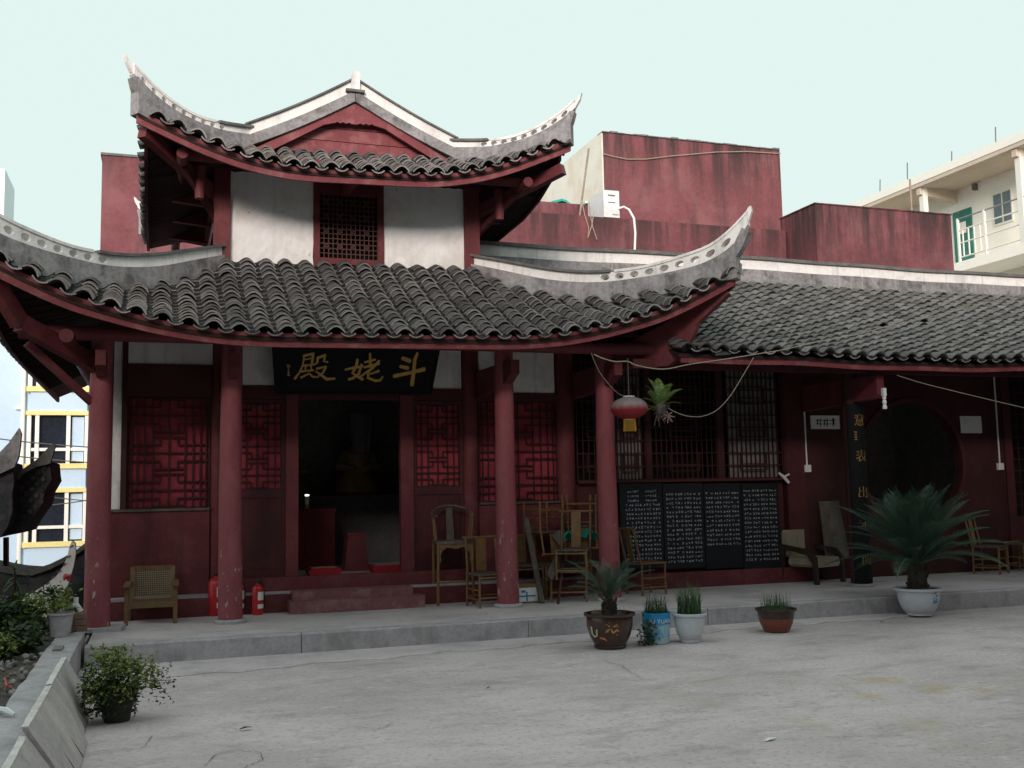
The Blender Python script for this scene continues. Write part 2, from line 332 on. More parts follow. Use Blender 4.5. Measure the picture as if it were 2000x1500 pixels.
# ================================================================== ground, platform
def custom_ground():
    m = bpy.data.materials.new('court_concrete'); MATS['court_concrete'] = m; m.use_nodes = True
    n = m.node_tree.nodes; L = m.node_tree.links; b = n['Principled BSDF']; b.inputs['Roughness'].default_value = .9; b.inputs['Specular IOR Level'].default_value = .2
    tc = n.new('ShaderNodeTexCoord')
    def noise(sc, det=6, ro=.62, st=(1, 1, 1), dist=0):
        mp = n.new('ShaderNodeMapping'); mp.inputs['Scale'].default_value = st; L.new(tc.outputs['Object'], mp.inputs['Vector'])
        t = n.new('ShaderNodeTexNoise'); t.inputs['Scale'].default_value = sc; t.inputs['Detail'].default_value = det; t.inputs['Roughness'].default_value = ro; t.inputs['Distortion'].default_value = dist
        L.new(mp.outputs[0], t.inputs['Vector']); return t.outputs['Fac']
    def mr(f, a, c, lo=0., hi=1.):
        r = n.new('ShaderNodeMapRange'); r.inputs['From Min'].default_value = a; r.inputs['From Max'].default_value = c; r.inputs['To Min'].default_value = lo; r.inputs['To Max'].default_value = hi
        r.interpolation_type = 'SMOOTHSTEP'; L.new(f, r.inputs['Value']); return r.outputs[0]
    def mix(f, a, c):
        x = n.new('ShaderNodeMix'); x.data_type = 'RGBA'; L.new(f, x.inputs['Factor'])
        for k, q in (('A', a), ('B', c)):
            if isinstance(q, tuple): x.inputs[k].default_value = (*q, 1)
            else: L.new(q, x.inputs[k])
        return x.outputs['Result']
    c = mix(mr(noise(.45, 5), .35, .65), (.46, .388, .398), (.61, .515, .53))
    c = mix(mr(noise(2.2, 8, .7, (.7, 1.3, 1)), .48, .70, 0, .6), c, (.30, .250, .245))          # dark worn blotches
    c = mix(mr(noise(6, 8, .75, (.6, 1.6, 1)), .52, .7, 0, .7), c, (.73, .62, .63))            # pale scuffs
    c = mix(mr(noise(24, 6, .7), .5, .68, 0, .6), c, (.26, .216, .212))
    c = mix(mr(noise(60, 4, .7), .55, .72, 0, .65), c, (.68, .57, .565))
    # ochre stain near the right foreground: leaf litter tannin
    mp = n.new('ShaderNodeMapping'); mp.inputs['Location'].default_value = (-5.6, 5.5, 0); L.new(tc.outputs['Object'], mp.inputs['Vector'])
    ln = n.new('ShaderNodeVectorMath'); ln.operation = 'LENGTH'; L.new(mp.outputs[0], ln.inputs[0])
    near = mr(ln.outputs['Value'], 2.4, .5); oc = mr(noise(1.9, 6, .65, (1, .8, 1)), .5, .72, 0, .75)
    mm = n.new('ShaderNodeMath'); mm.operation = 'MULTIPLY'; L.new(near, mm.inputs[0]); L.new(oc, mm.inputs[1])
    c = mix(mm.outputs[0], c, (.46, .35, .21))
    # dark blotches round the shrub pot and along the parapet
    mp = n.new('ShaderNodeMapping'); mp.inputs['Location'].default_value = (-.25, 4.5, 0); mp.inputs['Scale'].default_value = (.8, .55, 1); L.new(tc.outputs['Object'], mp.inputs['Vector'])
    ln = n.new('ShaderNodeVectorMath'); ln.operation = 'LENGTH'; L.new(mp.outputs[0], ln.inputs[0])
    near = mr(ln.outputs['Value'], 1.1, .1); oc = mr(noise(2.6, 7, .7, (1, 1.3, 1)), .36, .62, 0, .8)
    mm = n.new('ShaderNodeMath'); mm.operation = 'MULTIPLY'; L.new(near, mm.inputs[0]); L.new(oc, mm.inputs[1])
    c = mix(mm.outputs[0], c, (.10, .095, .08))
    # hairline cracks
    mp = n.new('ShaderNodeMapping'); mp.inputs['Scale'].default_value = (.33, .5, 1); L.new(tc.outputs['Object'], mp.inputs['Vector'])
    wn = n.new('ShaderNodeTexNoise'); wn.inputs['Scale'].default_value = 1.6; wn.inputs['Detail'].default_value = 6; L.new(tc.outputs['Object'], wn.inputs['Vector'])
    av = n.new('ShaderNodeVectorMath'); av.operation = 'ADD'; L.new(mp.outputs[0], av.inputs[0]); L.new(wn.outputs['Color'], av.inputs[1])
    vo = n.new('ShaderNodeTexVoronoi'); vo.feature = 'DISTANCE_TO_EDGE'; vo.inputs['Scale'].default_value = .8; L.new(av.outputs[0], vo.inputs['Vector'])
    cr = mr(vo.outputs['Distance'], .003, .0, 0, .4); pt = mr(noise(.7, 3), .5, .58)
    mm = n.new('ShaderNodeMath'); mm.operation = 'MULTIPLY'; L.new(cr, mm.inputs[0]); L.new(pt, mm.inputs[1])
    c = mix(mm.outputs[0], c, (.07, .068, .065))
    L.new(c, b.inputs['Base Color'])
    bp = n.new('ShaderNodeBump'); bp.inputs['Strength'].default_value = .35; bp.inputs['Distance'].default_value = .02
    L.new(noise(9, 9, .72), bp.inputs['Height']); L.new(bp.outputs[0], b.inputs['Normal'])
custom_ground()
pmat('crack_dark', (.15, .13, .125), .95, .3, 20, 80, 0)
ZP = .22; PLX0 = -.66
mb = MB(); mb.box((-400, -400, -4.4), (400, 900, -4.0)); struct('ground', mb, 'soil')
# the court: a terrace slab, gently uneven
random.seed(3)
NX, NY = 60, 60
g = [[(lerp(-.70, 26, i/NX), lerp(-22, 14, j/NY), .008*math.sin(i*1.7+j*.6)*(1 if j < 32 else 0)-.006) for i in range(NX+1)] for j in range(NY+1)]
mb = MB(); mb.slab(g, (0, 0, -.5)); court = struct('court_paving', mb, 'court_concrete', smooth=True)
for pts in (((400, 1495), (425, 1471), (450, 1465), (480, 1462), (508, 1470), (513, 1481), (495, 1490), (468, 1502)), ((165, 1472), (225, 1463), (280, 1460), (298, 1436)), ((510, 1372), (545, 1364), (575, 1366)),
            ((770, 1330), (840, 1338), (900, 1345), (985, 1348)), ((1370, 1330), (1440, 1318), (1530, 1312)), ((690, 1418), (735, 1424), (770, 1412)), ((1180, 1290), (1215, 1300), (1250, 1322))):
    P = []
    for (a, b) in zip(pts, pts[1:]):
        for k in range(5): t = k/5; P.append(at(lerp(a[0], b[0], t)+random.uniform(-2.5, 2.5), lerp(a[1], b[1], t)+random.uniform(-1.2, 1.2), Z=.006))
    P.append(at(*pts[-1], Z=.006)); vs = []
    for i, p in enumerate(P):
        d = (P[min(i+1, len(P)-1)]-P[max(i-1, 0)]).normalized(); w = Vector((-d.y, d.x, 0))*random.uniform(.0012, .0045); vs += [p-w, p+w]
    mb = MB(); mb.add(vs, [(2*i, 2*i+1, 2*i+3, 2*i+2) for i in range(len(P)-1)]); struct('crack', mb, 'crack_dark', court)
# cement apron along the platform, with a ragged front edge
mb = MB(); g = []
for i in range(121):
    x = lerp(PLX0, 9.0, i/120); e = interp([(-.7, -2.25), (1.5, -1.98), (3.2, -1.82), (4.2, -1.75), (6, -1.7), (9, -1.6)], x)+.05*math.sin(x*5)+.035*math.sin(x*13+1)+random.uniform(-.012, .012)
    g.append([(x, e, .003), (x, e+.02, .014), (x, -1.29, .016)])
mb.slab(g, (0, 0, -.05)); struct('apron', mb, 'concrete_floor')
# platform: floor and kerb slabs
mb = MB(); mb.box((PLX0+.02, -1.14, -.1), (26, 6.2, ZP)); plat = struct('platform', mb, 'concrete_floor')
x = PLX0; k = 0
for x1 in (1.46, 4.0, 6.3, 8.9, 11.7, 14.6, 18, 22, 26):
    mb = MB(); j = random.uniform(-.004, .004)
    pts = [(0, -1.30+j, -.1), (0, -1.30+j, ZP-.014), (0, -1.286+j, ZP+.001), (0, -1.143, ZP+.001), (0, -1.143, -.1)]
    N = 14; gv = []; fs = []
    for i in range(N+1):
        xx = lerp(x+.004, x1-.004, i/N)
        for q, p in enumerate(pts):
            w = random.uniform(-.006, .006) if q in (1, 2) else 0
            gv.append((xx, p[1]+w, p[2]+(w*.6 if q else 0)))
    for i in range(N):
        for q in range(5): fs.append((i*5+q, i*5+(q+1) % 5, (i+1)*5+(q+1) % 5, (i+1)*5+q))
    fs += [tuple(range(5))[::-1], tuple(N*5+q for q in range(5))]
    mb.add(gv, [f[::-1] for f in fs]); struct('kerb_slab', mb, 'concrete_step', plat); x = x1

# ================================================================== temple hall
XC = 2.5125
hall = Thing('temple_hall', 'two storey red temple hall with grey tiled roofs and upturned white ridge tips', 'temple', (XC, 1.5, ZP), world=True)
COLS = (-.611, .819, 4.205, 5.613)
def rough_col(x, y, z0, z1, r0, r1, n=20, seed=0):
    rr = random.Random(seed); vs = []; mb = MB(); H = 14
    for i in range(H+1):
        t = i/H; r = lerp(r0, r1, t)*(1+.012*math.sin(i*1.9+seed))
        for k in range(n):
            a = 2*math.pi*k/n; q = r*(1+.012*math.sin(3*a+seed+i*.4)); vs.append((x+q*math.cos(a)-.012*math.sin(t*3), y+q*math.sin(a), lerp(z0, z1, t)))
    fs = [(i*n+k, i*n+(k+1) % n, (i+1)*n+(k+1) % n, (i+1)*n+k) for i in range(H) for k in range(n)]
    fs += [tuple(range(n))[::-1], tuple(range(H*n, (H+1)*n))]
    mb.add(vs, fs); return mb
for i, cx in enumerate(COLS):
    cob = hall.part('column', rough_col(cx, 0, ZP+.035, 3.52, .140, .118, seed=i*3), 'red_column', smooth=True)
    mb = MB()
    if i == 0: mb.prism([(cx-.2, -.2, ZP), (cx+.26, -.24, ZP), (cx+.3, .1, ZP), (cx+.1, .22, ZP), (cx-.2, .2, ZP)], (0, 0, .045))
    else: mb.lathe([(.185, 0), (.188, .025), (.17, .045), (.14, .048)], 24, (cx, 0, ZP))
    hall.part('column_base', mb, 'concrete_step', cob, smooth=True)
# beams: one over the columns, one from each column into the wall, with a carved nose in front
mb = MB(); mb.beam((COLS[0], 0, 3.55), (COLS[3], 0, 3.55), .09, .12); hall.part('tie_beam', mb, 'dark_red')
for cx in COLS:
    mb = MB()
    mb.prism([(cx-.055, 1.08, 2.95), (cx-.055, .1, 3.0), (cx-.055, -.22, 3.04), (cx-.055, -.34, 3.10), (cx-.055, -.44, 3.13), (cx-.055, -.44, 3.30), (cx-.055, 1.08, 3.32)], (.11, 0, 0))
    hall.part('beam_nose', mb, 'red_paint')
for sx in (1,):
    mb = MB(); mb.tube([(XC-3.95, -.42, 3.475), (XC+4.0, -.42, 3.475)], .08, 12); hall.part('eave_purlin', mb, 'red_paint', smooth=True)
mb = MB(); mb.tube([(XC-3.45, -.75, 3.40), (XC-3.45, 5.5, 3.40)], .075, 12); hall.part('eave_purlin', mb, 'red_paint', smooth=True)
mb = MB(); mb.beam((COLS[0]-.05, 0, 2.70), (COLS[0]-.75, -.35, 3.36), .09, .07); hall.part('brace', mb, 'red_paint')
mb = MB(); mb.beam((COLS[0], 0, 3.14), (COLS[0]-.78, -.74, 3.52), .13, .18); mb.beam((COLS[0]-.78, -.74, 3.52), (XC-4.18, -1.12, 4.0), .13, .16); hall.part('corner_beam', mb, 'red_paint')
mb = MB()
p = [(COLS[3]+.1, -.1, 3.25), (COLS[3]+.62, -.62, 3.24), (COLS[3]+.80, -.80, 3.42), (COLS[3]+.92, -.92, 3.78), (COLS[3]+1.24, -1.16, 4.12), (COLS[3]+1.16, -1.1, 4.26), (COLS[3]+.6, -.62, 3.8), (COLS[3]+.1, -.1, 3.5)]
mb.prism(p, (.10, .10, 0)); hall.part('corner_beam', mb, 'red_paint')

# ---------------------------------------------------------------- front wall
YW = 1.10
def wp(px, py, Y=YW): return at(px, py, Y=Y)
def wall_panel(name, px0, px1, z0, z1, mat, d=.06, y=YW, par=None):
    x0 = wp(px0, 900, y).x; x1 = wp(px1, 900, y).x
    mb = MB(); mb.box((x0, y, z0), (x1, y+d, z1)); return hall.part(name, mb, mat, par)
WX = [wp(p, 900).x for p in (218, 246, 412, 470, 558, 582, 782, 806, 905, 936, 1090, 1124)]
ZS = .50                                             # door sill level
# plinth and stone sill under the wall
mb = MB(); mb.box((-.62, .80, ZP), (5.66, 1.3, ZP+.22)); hall.part('plinth', mb, 'red_paint')
mb = MB(); mb.box((-.60, .86, ZP+.22), (5.64, 1.26, ZP+.25)); hall.part('plinth_ledge', mb, 'concrete_step')
mb = MB(); mb.box((.86, .93, ZP+.25), (3.98, 1.09, ZP+.42)); hall.part('door_sill', mb, 'red_paint')
sx0 = at(567, 1195, Y=.48).x; sx1 = at(830, 1182, Y=.48).x
mb = MB(); mb.box((sx0, .47, ZP), (sx1, .86, ZP+.15)); s1 = hall.part('door_step', mb, 'step_red')
mb = MB(); mb.box((sx0+.05, .62, ZP+.15), (sx1-.12, .855, ZP+.255)); hall.part('door_step', mb, 'step_red')
# low walls under the windows
def low_wall(x0, x1, z1, y=YW):
    mb = MB(); mb.box((x0, y, ZP+.25), (x1, y+.14, z1)); hall.part('low_wall', mb, 'red_paint')
    mb = MB(); mb.box((x0, y-.03, z1), (x1, y+.13, z1+.03)); hall.part('window_sill', mb, 'old_wood')
zl = wp(330, 998).z; zr = wp(1010, 984).z
low_wall(WX[0]-.06, WX[2]-.01, zl); low_wall(WX[9]-.01, WX[10]+.01, zr)
# white plaster panels in the timber frame
wall_panel('plaster_strip', 219, 242, zl+.035, 3.64, 'plaster_band')
wall_panel('plaster_panel', 247, 413, wp(330, 711).z, 3.64, 'plaster_band')
wall_panel('plaster_panel', 470, 536, wp(500, 752).z, 3.64, 'plaster_band')
wall_panel('plaster_panel', 846, 903, wp(880, 760).z, 3.64, 'plaster_band')
wall_panel('plaster_panel', 938, 1086, wp(1040, 767).z, 3.64, 'plaster_band')
# posts and rails
for a, b in ((411, 438), (904, 936), (1089, 1125)):
    x0 = wp(a, 900).x; x1 = wp(b, 900).x
    mb = MB(); mb.tube([((x0+x1)/2, YW+.06, ZP+.24), ((x0+x1)/2, YW+.06, 3.82)], (x1-x0)/2, 14); hall.part('wall_post', mb, 'red_paint', smooth=True)
for a, b in ((558, 582), (781, 806)):
    x0 = wp(a, 900).x; x1 = wp(b, 900).x
    mb = MB(); mb.box((x0, YW-.05, ZS+.14), (x1, YW+.07, 2.98)); hall.part('door_post', mb, 'red_paint')
mb = MB(); mb.box((WX[1]-.02, YW-.02, wp(330, 775).z), (WX[2], YW+.1, wp(330, 712).z)); hall.part('lintel_board', mb, 'dark_red')
mb = MB(); mb.box((WX[2]+.15, YW-.02, wp(680, 781).z), (WX[8]+.02, YW+.1, wp(680, 757).z)); hall.part('lintel', mb, 'dark_red')
mb = MB(); mb.box((WX[9]-.02, YW-.02, wp(1020, 784).z), (WX[10]+.02, YW+.1, wp(1020, 768).z)); hall.part('lintel', mb, 'dark_red')
mb = MB(); mb.box((WX[1]-.06, YW-.03, zl+.03), (WX[1]+.005, YW+.1, 3.64)); hall.part('wall_post', mb, 'lattice_wood')
def motif_lattice(x0, x1, z0, z1, y, n, outer, w=.017, d=.022):
    """meander lattice: n stacked motifs, outer = fractions of the half width with a full-height bar"""
    mb = MB(); cx = (x0+x1)/2; hw = (x1-x0)/2; P = (z1-z0)/n; yy = [y]
    def bar(a, b, c, e):
        q = .0015*len(mb.v)/8 % .006
        mb.box((a, y+q, c), (b, y+d+q, e))
    for f in outer+[0]:
        for s in ((1, -1) if f else (1,)): bar(cx+s*f*hw-w/2, cx+s*f*hw+w/2, z0, z1)
    a = outer[0]*hw; bq = a*.55
    for k in range(n):
        zc = z0+P*(k+.5)
        bar(x0, x1, zc-w/2, zc+w/2)
        for s in (1, -1):
            zh = zc+s*P*.22; zq = zc+s*P*.43
            if not (z0 < zq < z1): continue
            bar(cx-a, cx+a, zq-w/2, zq+w/2)
            bar(x0, cx-bq, zh-w/2, zh+w/2); bar(cx+bq, x1, zh-w/2, zh+w/2)
            for q in (-1, 1): bar(cx+q*bq-w/2, cx+q*bq+w/2, min(zh, zq), max(zh, zq))
    for zz in (z0, z1-w): bar(x0, x1, zz, zz+w)
    for xx in (x0, x1-w): bar(xx, xx+w, z0, z1)
    return mb
def cloth_window(name, x0, x1, z0, z1, n, outer, y=YW):
    mb = MB(); g = [[(lerp(x0, x1, i/10), y+.075+.006*math.sin(i*1.3+j), lerp(z0, z1, j/10)) for i in range(11)] for j in range(11)]
    mb.slab(g, (0, .01, 0)); o = hall.part(name, mb, 'red_cloth')
    hall.part('lattice', motif_lattice(x0, x1, z0, z1, y+.02, n, outer), 'lattice_wood', o); return o
cloth_window('window', WX[1]+.005, WX[2]-.01, zl+.03, wp(330, 776).z, 3, [.385, .58, .76, .90])
cloth_window('window', WX[9], WX[10], zr+.03, wp(1010, 784).z, 3, [.385, .58, .76, .90])
def door_leaf(x0, x1):
    zt = wp(680, 782).z; zl0 = wp(500, 957).z; z0 = ZS+.14
    mb = MB(); t = .05
    mb.box((x0, YW, z0), (x0+t, YW+.05, zt)); mb.box((x1-t, YW, z0), (x1, YW+.05, zt))
    for a, b in ((z0, z0+.06), (zl0-.10, zl0), (zt-.04, zt)): mb.box((x0+t, YW+.002, a), (x1-t, YW+.048, b))
    o = hall.part('door_leaf', mb, 'dark_red')
    mb = MB(); mb.box((x0+t-.003, YW+.02, z0+.055), (x1-t+.003, YW+.04, zl0-.095)); mb.box((x0+t+.05, YW+.012, z0+.11), (x1-t-.05, YW+.022, zl0-.15)); hall.part('door_panel', mb, 'dark_red', o)
    mb = MB(); mb.box((x0+t-.003, YW+.045, zl0-.003), (x1-t+.003, YW+.055, zt-.035)); hall.part('door_cloth', mb, 'red_cloth', o)
    hall.part('lattice', motif_lattice(x0+t, x1-t, zl0, zt-.04, YW+.01, 3, [.44, .74], .016), 'lattice_wood', o)
door_leaf(wp(446, 900).x, WX[4]); door_leaf(WX[7], WX[8])
# side, back walls, ceiling and floor of the hall
mb = MB(); mb.box((-.60, YW+.15, ZP), (-.48, 5.5, 3.9)); hall.part('side_wall', mb, 'red_paint')
mb = MB(); mb.box((5.50, YW+.16, ZP), (5.62, 5.5, 3.9)); hall.part('side_wall', mb, 'red_paint')
mb = MB(); mb.box((-.60, 5.5, ZP), (5.62, 5.62, 4.9)); hall.part('back_wall', mb, 'interior_wall')
mb = MB(); mb.box((-.47, 1.27, ZP), (5.49, 5.49, ZS+.10)); hall.part('hall_floor', mb, 'concrete_step')
mb = MB(); mb.box((-.47, 1.25, 3.86), (5.49, 5.49, 3.9)); hall.part('ceiling', mb, 'roof_wood')
mb = MB(); mb.box((-.62, YW+.02, 3.64), (5.62, YW+.15, 3.9)); hall.part('wall_plate', mb, 'dark_red')

# ---------------------------------------------------------------- lower roof
LE = smooth_tab([(0, 3.44), (1.0, 3.44), (1.5, 3.445), (2.0, 3.48), (2.5, 3.555), (3.0, 3.675), (3.4, 3.80), (3.8, 3.98), (4.1, 4.135), (4.4, 4.30), (4.6, 4.42)])
LG = smooth_tab([(1.72, 4.77), (2.13, 4.49), (2.63, 4.26), (3.0, 4.16), (3.41, 4.15), (3.86, 4.19), (4.15, 4.225), (4.385, 4.27), (4.6, 4.33)])
LWB = smooth_tab([(1.72, 4.92), (2.13, 4.735), (2.63, 4.515), (3.11, 4.395), (3.57, 4.385), (4.0, 4.43), (4.22, 4.50), (4.44, 4.68), (4.58, 4.96)])
LT = smooth_tab([(1.72, 5.06), (2.14, 4.89), (2.63, 4.685), (3.03, 4.57), (3.42, 4.535), (3.62, 4.55), (3.87, 4.60), (4.16, 4.685), (4.30, 4.78), (4.45, 4.94), (4.60, 5.14)])
def ltilt(x): return .016*(x-XC)
def leave_y(s): return -1.0-.2*(max(0, s-1.6)/2.8)**1.5
def hip_y(s): return 1.5-(s-1.77)*2.7/2.62
def l_eave(x, out=.08):
    s = abs(x-XC); return Vector((x, leave_y(s)-out, interp(LE, s)+ltilt(x)+.015))
def l_top(x):
    s = abs(x-XC)
    if s < 1.77: return Vector((x, 1.47, 4.80+ltilt(x)))
    return Vector((x, hip_y(s), interp(LG, s)+ltilt(x)+.02))
def l_xdir(x, v):
    h = .05; a = l_eave(x-h); b = l_eave(x+h); d = (b-a); d.z *= (1-v); d.y *= (1-v); return d
PITCH_T = .262
covT = arc_tile(.214, .072, .235, .017, 6, .044)
panT = arc_tile(.17, .036, .30, .015, 4, .02, flip=True)
mb = MB(); g = []
xs = [lerp(XC-4.37, XC+4.37, i/90) for i in range(91)]
for j in range(9):
    v = j/8; row = []
    for x in xs:
        E, T = l_eave(x, .04), l_top(x); p = E.lerp(T, v); p.z -= .05*math.sin(math.pi*v)*min(1, (T-E).length)+.035; row.append(p)
    g.append(row)
mb.slab(g, (0, 0, -.035)); lower = hall.part('lower_roof', mb, 'roof_wood')
covers, pans = [], []
tx = [XC+(i-16.5)*PITCH_T+.0 for i in range(34)]
tx = [x for x in tx if abs(x-XC) < 4.36]
tile_field(tx, l_eave, l_top, l_xdir, .165, None, None, PITCH_T, covers, pans)
TILE_ME = covT.mesh('roof_tile', ['tile', 'tile_edge'], 50)
covers_hall = [(M, lower) for L_, k, M in covers]; pans_hall = pans
# fascia following the eave
def fascia(xa, xb, n, efun, h, nm, par, mat='red_fascia'):
    mb = MB(); lo = []; hi = []
    for i in range(n+1):
        x = lerp(xa, xb, i/n); p = Vector(efun(x)); hi.append(p+Vector((0, 0, .02))); lo.append(p+Vector((0, .012, -.02-h(x))))
    mb.strip(lo, hi, (0, 1, 0), .04); return hall.part(nm, mb, mat, par)
fascia(XC-4.40, XC+4.40, 90, lambda x: l_eave(x, .0), lambda x: .115+.03*max(0, abs(x-XC)-3)/1.4, 'fascia', lower)

def ridge_band(nm, path, lo, hi, t, mat, nrm, par, holes=None):
    """path(s) -> (x, y); lo, hi tables of height over s; holes = list of (s, half length, half height)"""
    mb = MB(); L0 = []; H0 = []
    def P(s, z): x, y, tz = path(s); return Vector((x, y, z+tz))
    ss = sorted(set([q for q in lo[2]]))
    segs = []
    for a, b in zip(ss, ss[1:]):
        def hh(s):
            for c, hl, hv in holes or []:
                if abs(s-c) < hl: return hv*math.sqrt(1-((s-c)/hl)**2)
            return 0
        ha, hb = hh(a+1e-5), hh(b-1e-5)
        za, zb = interp(lo[0], a)+lo[1], interp(lo[0], b)+lo[1]; ta, tb = interp(hi[0], a)+hi[1], interp(hi[0], b)+hi[1]
        if ha == 0 and hb == 0: mb.strip([P(a, za), P(b, zb)], [P(a, ta), P(b, tb)], nrm, t)
        else:
            ma, m_b = (za+ta)/2, (zb+tb)/2
            mb.strip([P(a, za), P(b, zb)], [P(a, ma-ha), P(b, m_b-hb)], nrm, t)
            mb.strip([P(a, ma+ha), P(b, m_b+hb)], [P(a, ta), P(b, tb)], nrm, t)
    return hall.part(nm, mb, mat, par)
def hip_ridge(par, path, nrm, s0, s1, seat, G, W, T, tip, sc=1.0, name='hip_ridge'):
    N = 34; ss = [lerp(s0, s1, i/N) for i in range(N+1)]
    holes = []; k = s1-1.25*sc
    while k < s1-.02: holes.append((k, .045*sc, .042*sc)); k += .145*sc
    hs = sorted(set(ss+[h[0]+q*h[1] for h in holes for q in (-1, -.7, -.35, 0, .35, .7, 1)]))
    o = ridge_band(name, path, (G, -.06, [s for s in ss if s <= s1-.0]), (W, 0), .20*sc, 'ridge_grey', nrm, par)
    hs2 = [s for s in hs if s <= tip]
    wb = ridge_band('white_band', path, (W, 0, hs2+[tip]), (T, -.03), .13*sc, 'plaster_band', nrm, o, holes)
    cs = [s for s in ss if s <= s1-1.15*sc]; ridge_band('ridge_cap', path, (T, -.034, cs), (T, 0), .22*sc, 'ridge_cap', nrm, o)
    cs = [s1-1.15*sc+.001]+[s for s in ss if s > s1-1.15*sc]+[tip]; ridge_band('ridge_cap', path, (T, -.034, cs), (T, 0), .16*sc, 'plaster_band', nrm, o)
    return o
for sg in (1, -1):
    path = lambda s, sg=sg: (XC+sg*s, hip_y(s), ltilt(XC+sg*s))
    nrm = (sg*2.7, 2.62, 0)
    hr = hip_ridge(lower, path, nrm, 1.74, 4.44, 0, LG, LWB, LT, 4.55)
    # swallow-tail end pieces under the tip
    mb = MB()
    for (sa, za), (sb, zb), th in (((4.36, 4.30), (4.52, 4.60), .17), ((4.44, 4.55), (4.55, 4.86), .14)):
        A = [(4.20, 4.30), (4.36, 4.26), (4.45, 4.30), (4.46, 4.42), (4.43, 4.48), (4.5, 4.62), (4.56, 4.80), (4.50, 4.86), (4.40, 4.60), (4.22, 4.48)]
    pts = []
    for s, z in A:
        x, y, t = path(s); pts.append(Vector((x, y, z+t))-Vector(nrm).normalized()*.085)
    mb.prism(pts, Vector(nrm).normalized()*.17); hall.part('ridge_end', mb, 'ridge_grey', hr)
    mb = MB(); A = [(4.48, 4.88), (4.55, 4.99), (4.585, 5.13), (4.578, 5.20), (4.555, 5.18), (4.50, 5.04), (4.45, 4.96)]; pts = []
    for s, z in A:
        x, y, t = path(s); pts.append(Vector((x, y, z+t-.06))-Vector(nrm).normalized()*.035)
    mb.prism(pts, Vector(nrm).normalized()*.07); hall.part('ridge_tip', mb, 'plaster_band', hr)

# side slopes of the lower roof (the right one dies into the wing roof)
def side_slope(sg, par):
    def hipp(t):                 # along the hip, t 0 at the wall .. 1 at the corner
        s = lerp(1.77, 4.38, t); return Vector((XC+sg*s, hip_y(s), interp(LG, s)+ltilt(XC+sg*s)-.02))
    if sg < 0: edge = [(XC-4.38, -1.2, 4.27), (XC-4.33, -.75, 4.10), (XC-4.28, -.2, 3.90), (XC-4.24, .5, 3.73), (XC-4.22, 1.3, 3.62), (XC-4.2, 2.5, 3.56), (XC-4.2, 7.6, 3.54)]
    else: edge = [(XC+4.38, -1.2, 4.33), (XC+4.33, -.8, 4.22), (XC+4.25, -.3, 4.12), (XC+4.15, .3, 4.08), (XC+4.05, .8, 4.10), (XC+3.95, 1.2, 4.12)]
    tops = []
    for i, e in enumerate(edge):
        if sg < 0:
            t = [1, .84, .66, .44, .2, 0, 0][i]; p = hipp(t)
            if i >= 5: p = Vector((XC-1.80, e[1], 4.78))
        else:
            t = [1, .84, .66, .46, .26, .08][i]; p = hipp(t)
        tops.append(p)
    g = []
    for j in range(7):
        v = j/6; row = []
        for e, t in zip(edge, tops):
            p = Vector(e).lerp(t, v); p.z -= .05*math.sin(math.pi*v)*min(1, (t-Vector(e)).length)*.8; row.append(p)
        g.append(row)
    mb = MB(); mb.slab(g, (0, 0, -.04)); o = hall.part('side_roof', mb, 'roof_wood', par)
    mb = MB(); hi = [Vector(e)+Vector((sg*.02, 0, .0)) for e in edge]; lo = [h-Vector((0, 0, .13)) for h in hi]; mb.strip(lo, hi, (1, 0, 0), .04); hall.part('fascia', mb, 'dark_red', par)
    if sg < 0:                    # rafters seen from below, and tile ends along the edge
        mb = MB()
        for i in range(34):
            y = -.9+i*.2; e = Vector((XC-4.22, y, interp([(p[1], p[2]) for p in edge], y)-.07))
            s = max(1.8, min(4.2, 1.77+(1.5-y)*2.62/2.7)) if y < 1.5 else 1.8
            t = Vector((XC-s, y, interp(LG, s)-.10)) if y < 1.5 else Vector((XC-1.82, y, 4.70))
            if (t-e).length > .15: mb.beam(e, t, .05, .06)
        hall.part('rafters', mb, 'roof_wood', par)
    tmb = MB()
    for i in range(30):
        y = .1+i*PITCH_T
        if sg > 0: break
        z = interp([(p[1], p[2]) for p in edge], y); xo = interp([(p[1], p[0]) for p in edge], y)
        for k in range(2):
            M = frame_of((0, sg, 0), (-sg, 0, .5), (xo-sg*(k*.16-.04), y, z+.03+k*.075)); add_tx(tmb, covT, jit(M))
    if tmb.v: hall.part('edge_tiles', tmb, ['tile', 'tile_edge'], par, stuff=True)
side_slope(-1, lower); side_slope(1, lower)
# ---------------------------------------------------------------- upper storey
YU = 1.5
def up(px, py, Y=YU): return at(px, py, Y=Y)
UZ0, UZ1 = 4.55, 6.05
for x0, x1 in ((.66, .87), (4.13, 4.35)):
    mb = MB(); mb.box((x0, YU-.07, 4.6), (x1, YU+.14, 6.2)); hall.part('corner_post', mb, 'red_paint')
    mb = MB(); mb.box((x0, 5.0, 4.6), (x1, 5.2, 6.2)); hall.part('corner_post', mb, 'dark_red')
xa, xb = up(612, 440).x, up(749, 440).x
def rough_panel(x0, x1):
    mb = MB(); rr = random.Random(int(x0*100)); g = []
    for j in range(17):
        row = []
        for i in range(17):
            e = (rr.uniform(-.010, .010) if i in (0, 16) or j in (0, 16) else 0)
            row.append((lerp(x0, x1, i/16)+e, YU+rr.uniform(-.004, .004), lerp(UZ0, UZ1-.02, j/16)+e))
        g.append(row)
    mb.slab(g, (0, .06, 0)); return hall.part('plaster_panel', mb, 'plaster_white')
rough_panel(.865, xa); rough_panel(xb, 4.135)
for x0, x1 in ((xa, xa+.085), (xb-.085, xb)):
    mb = MB(); mb.box((x0, YU-.035, 4.55), (x1, YU+.07, UZ1)); hall.part('window_post', mb, 'red_paint')
zw0, zw1 = up(680, 506).z, up(680, 382).z
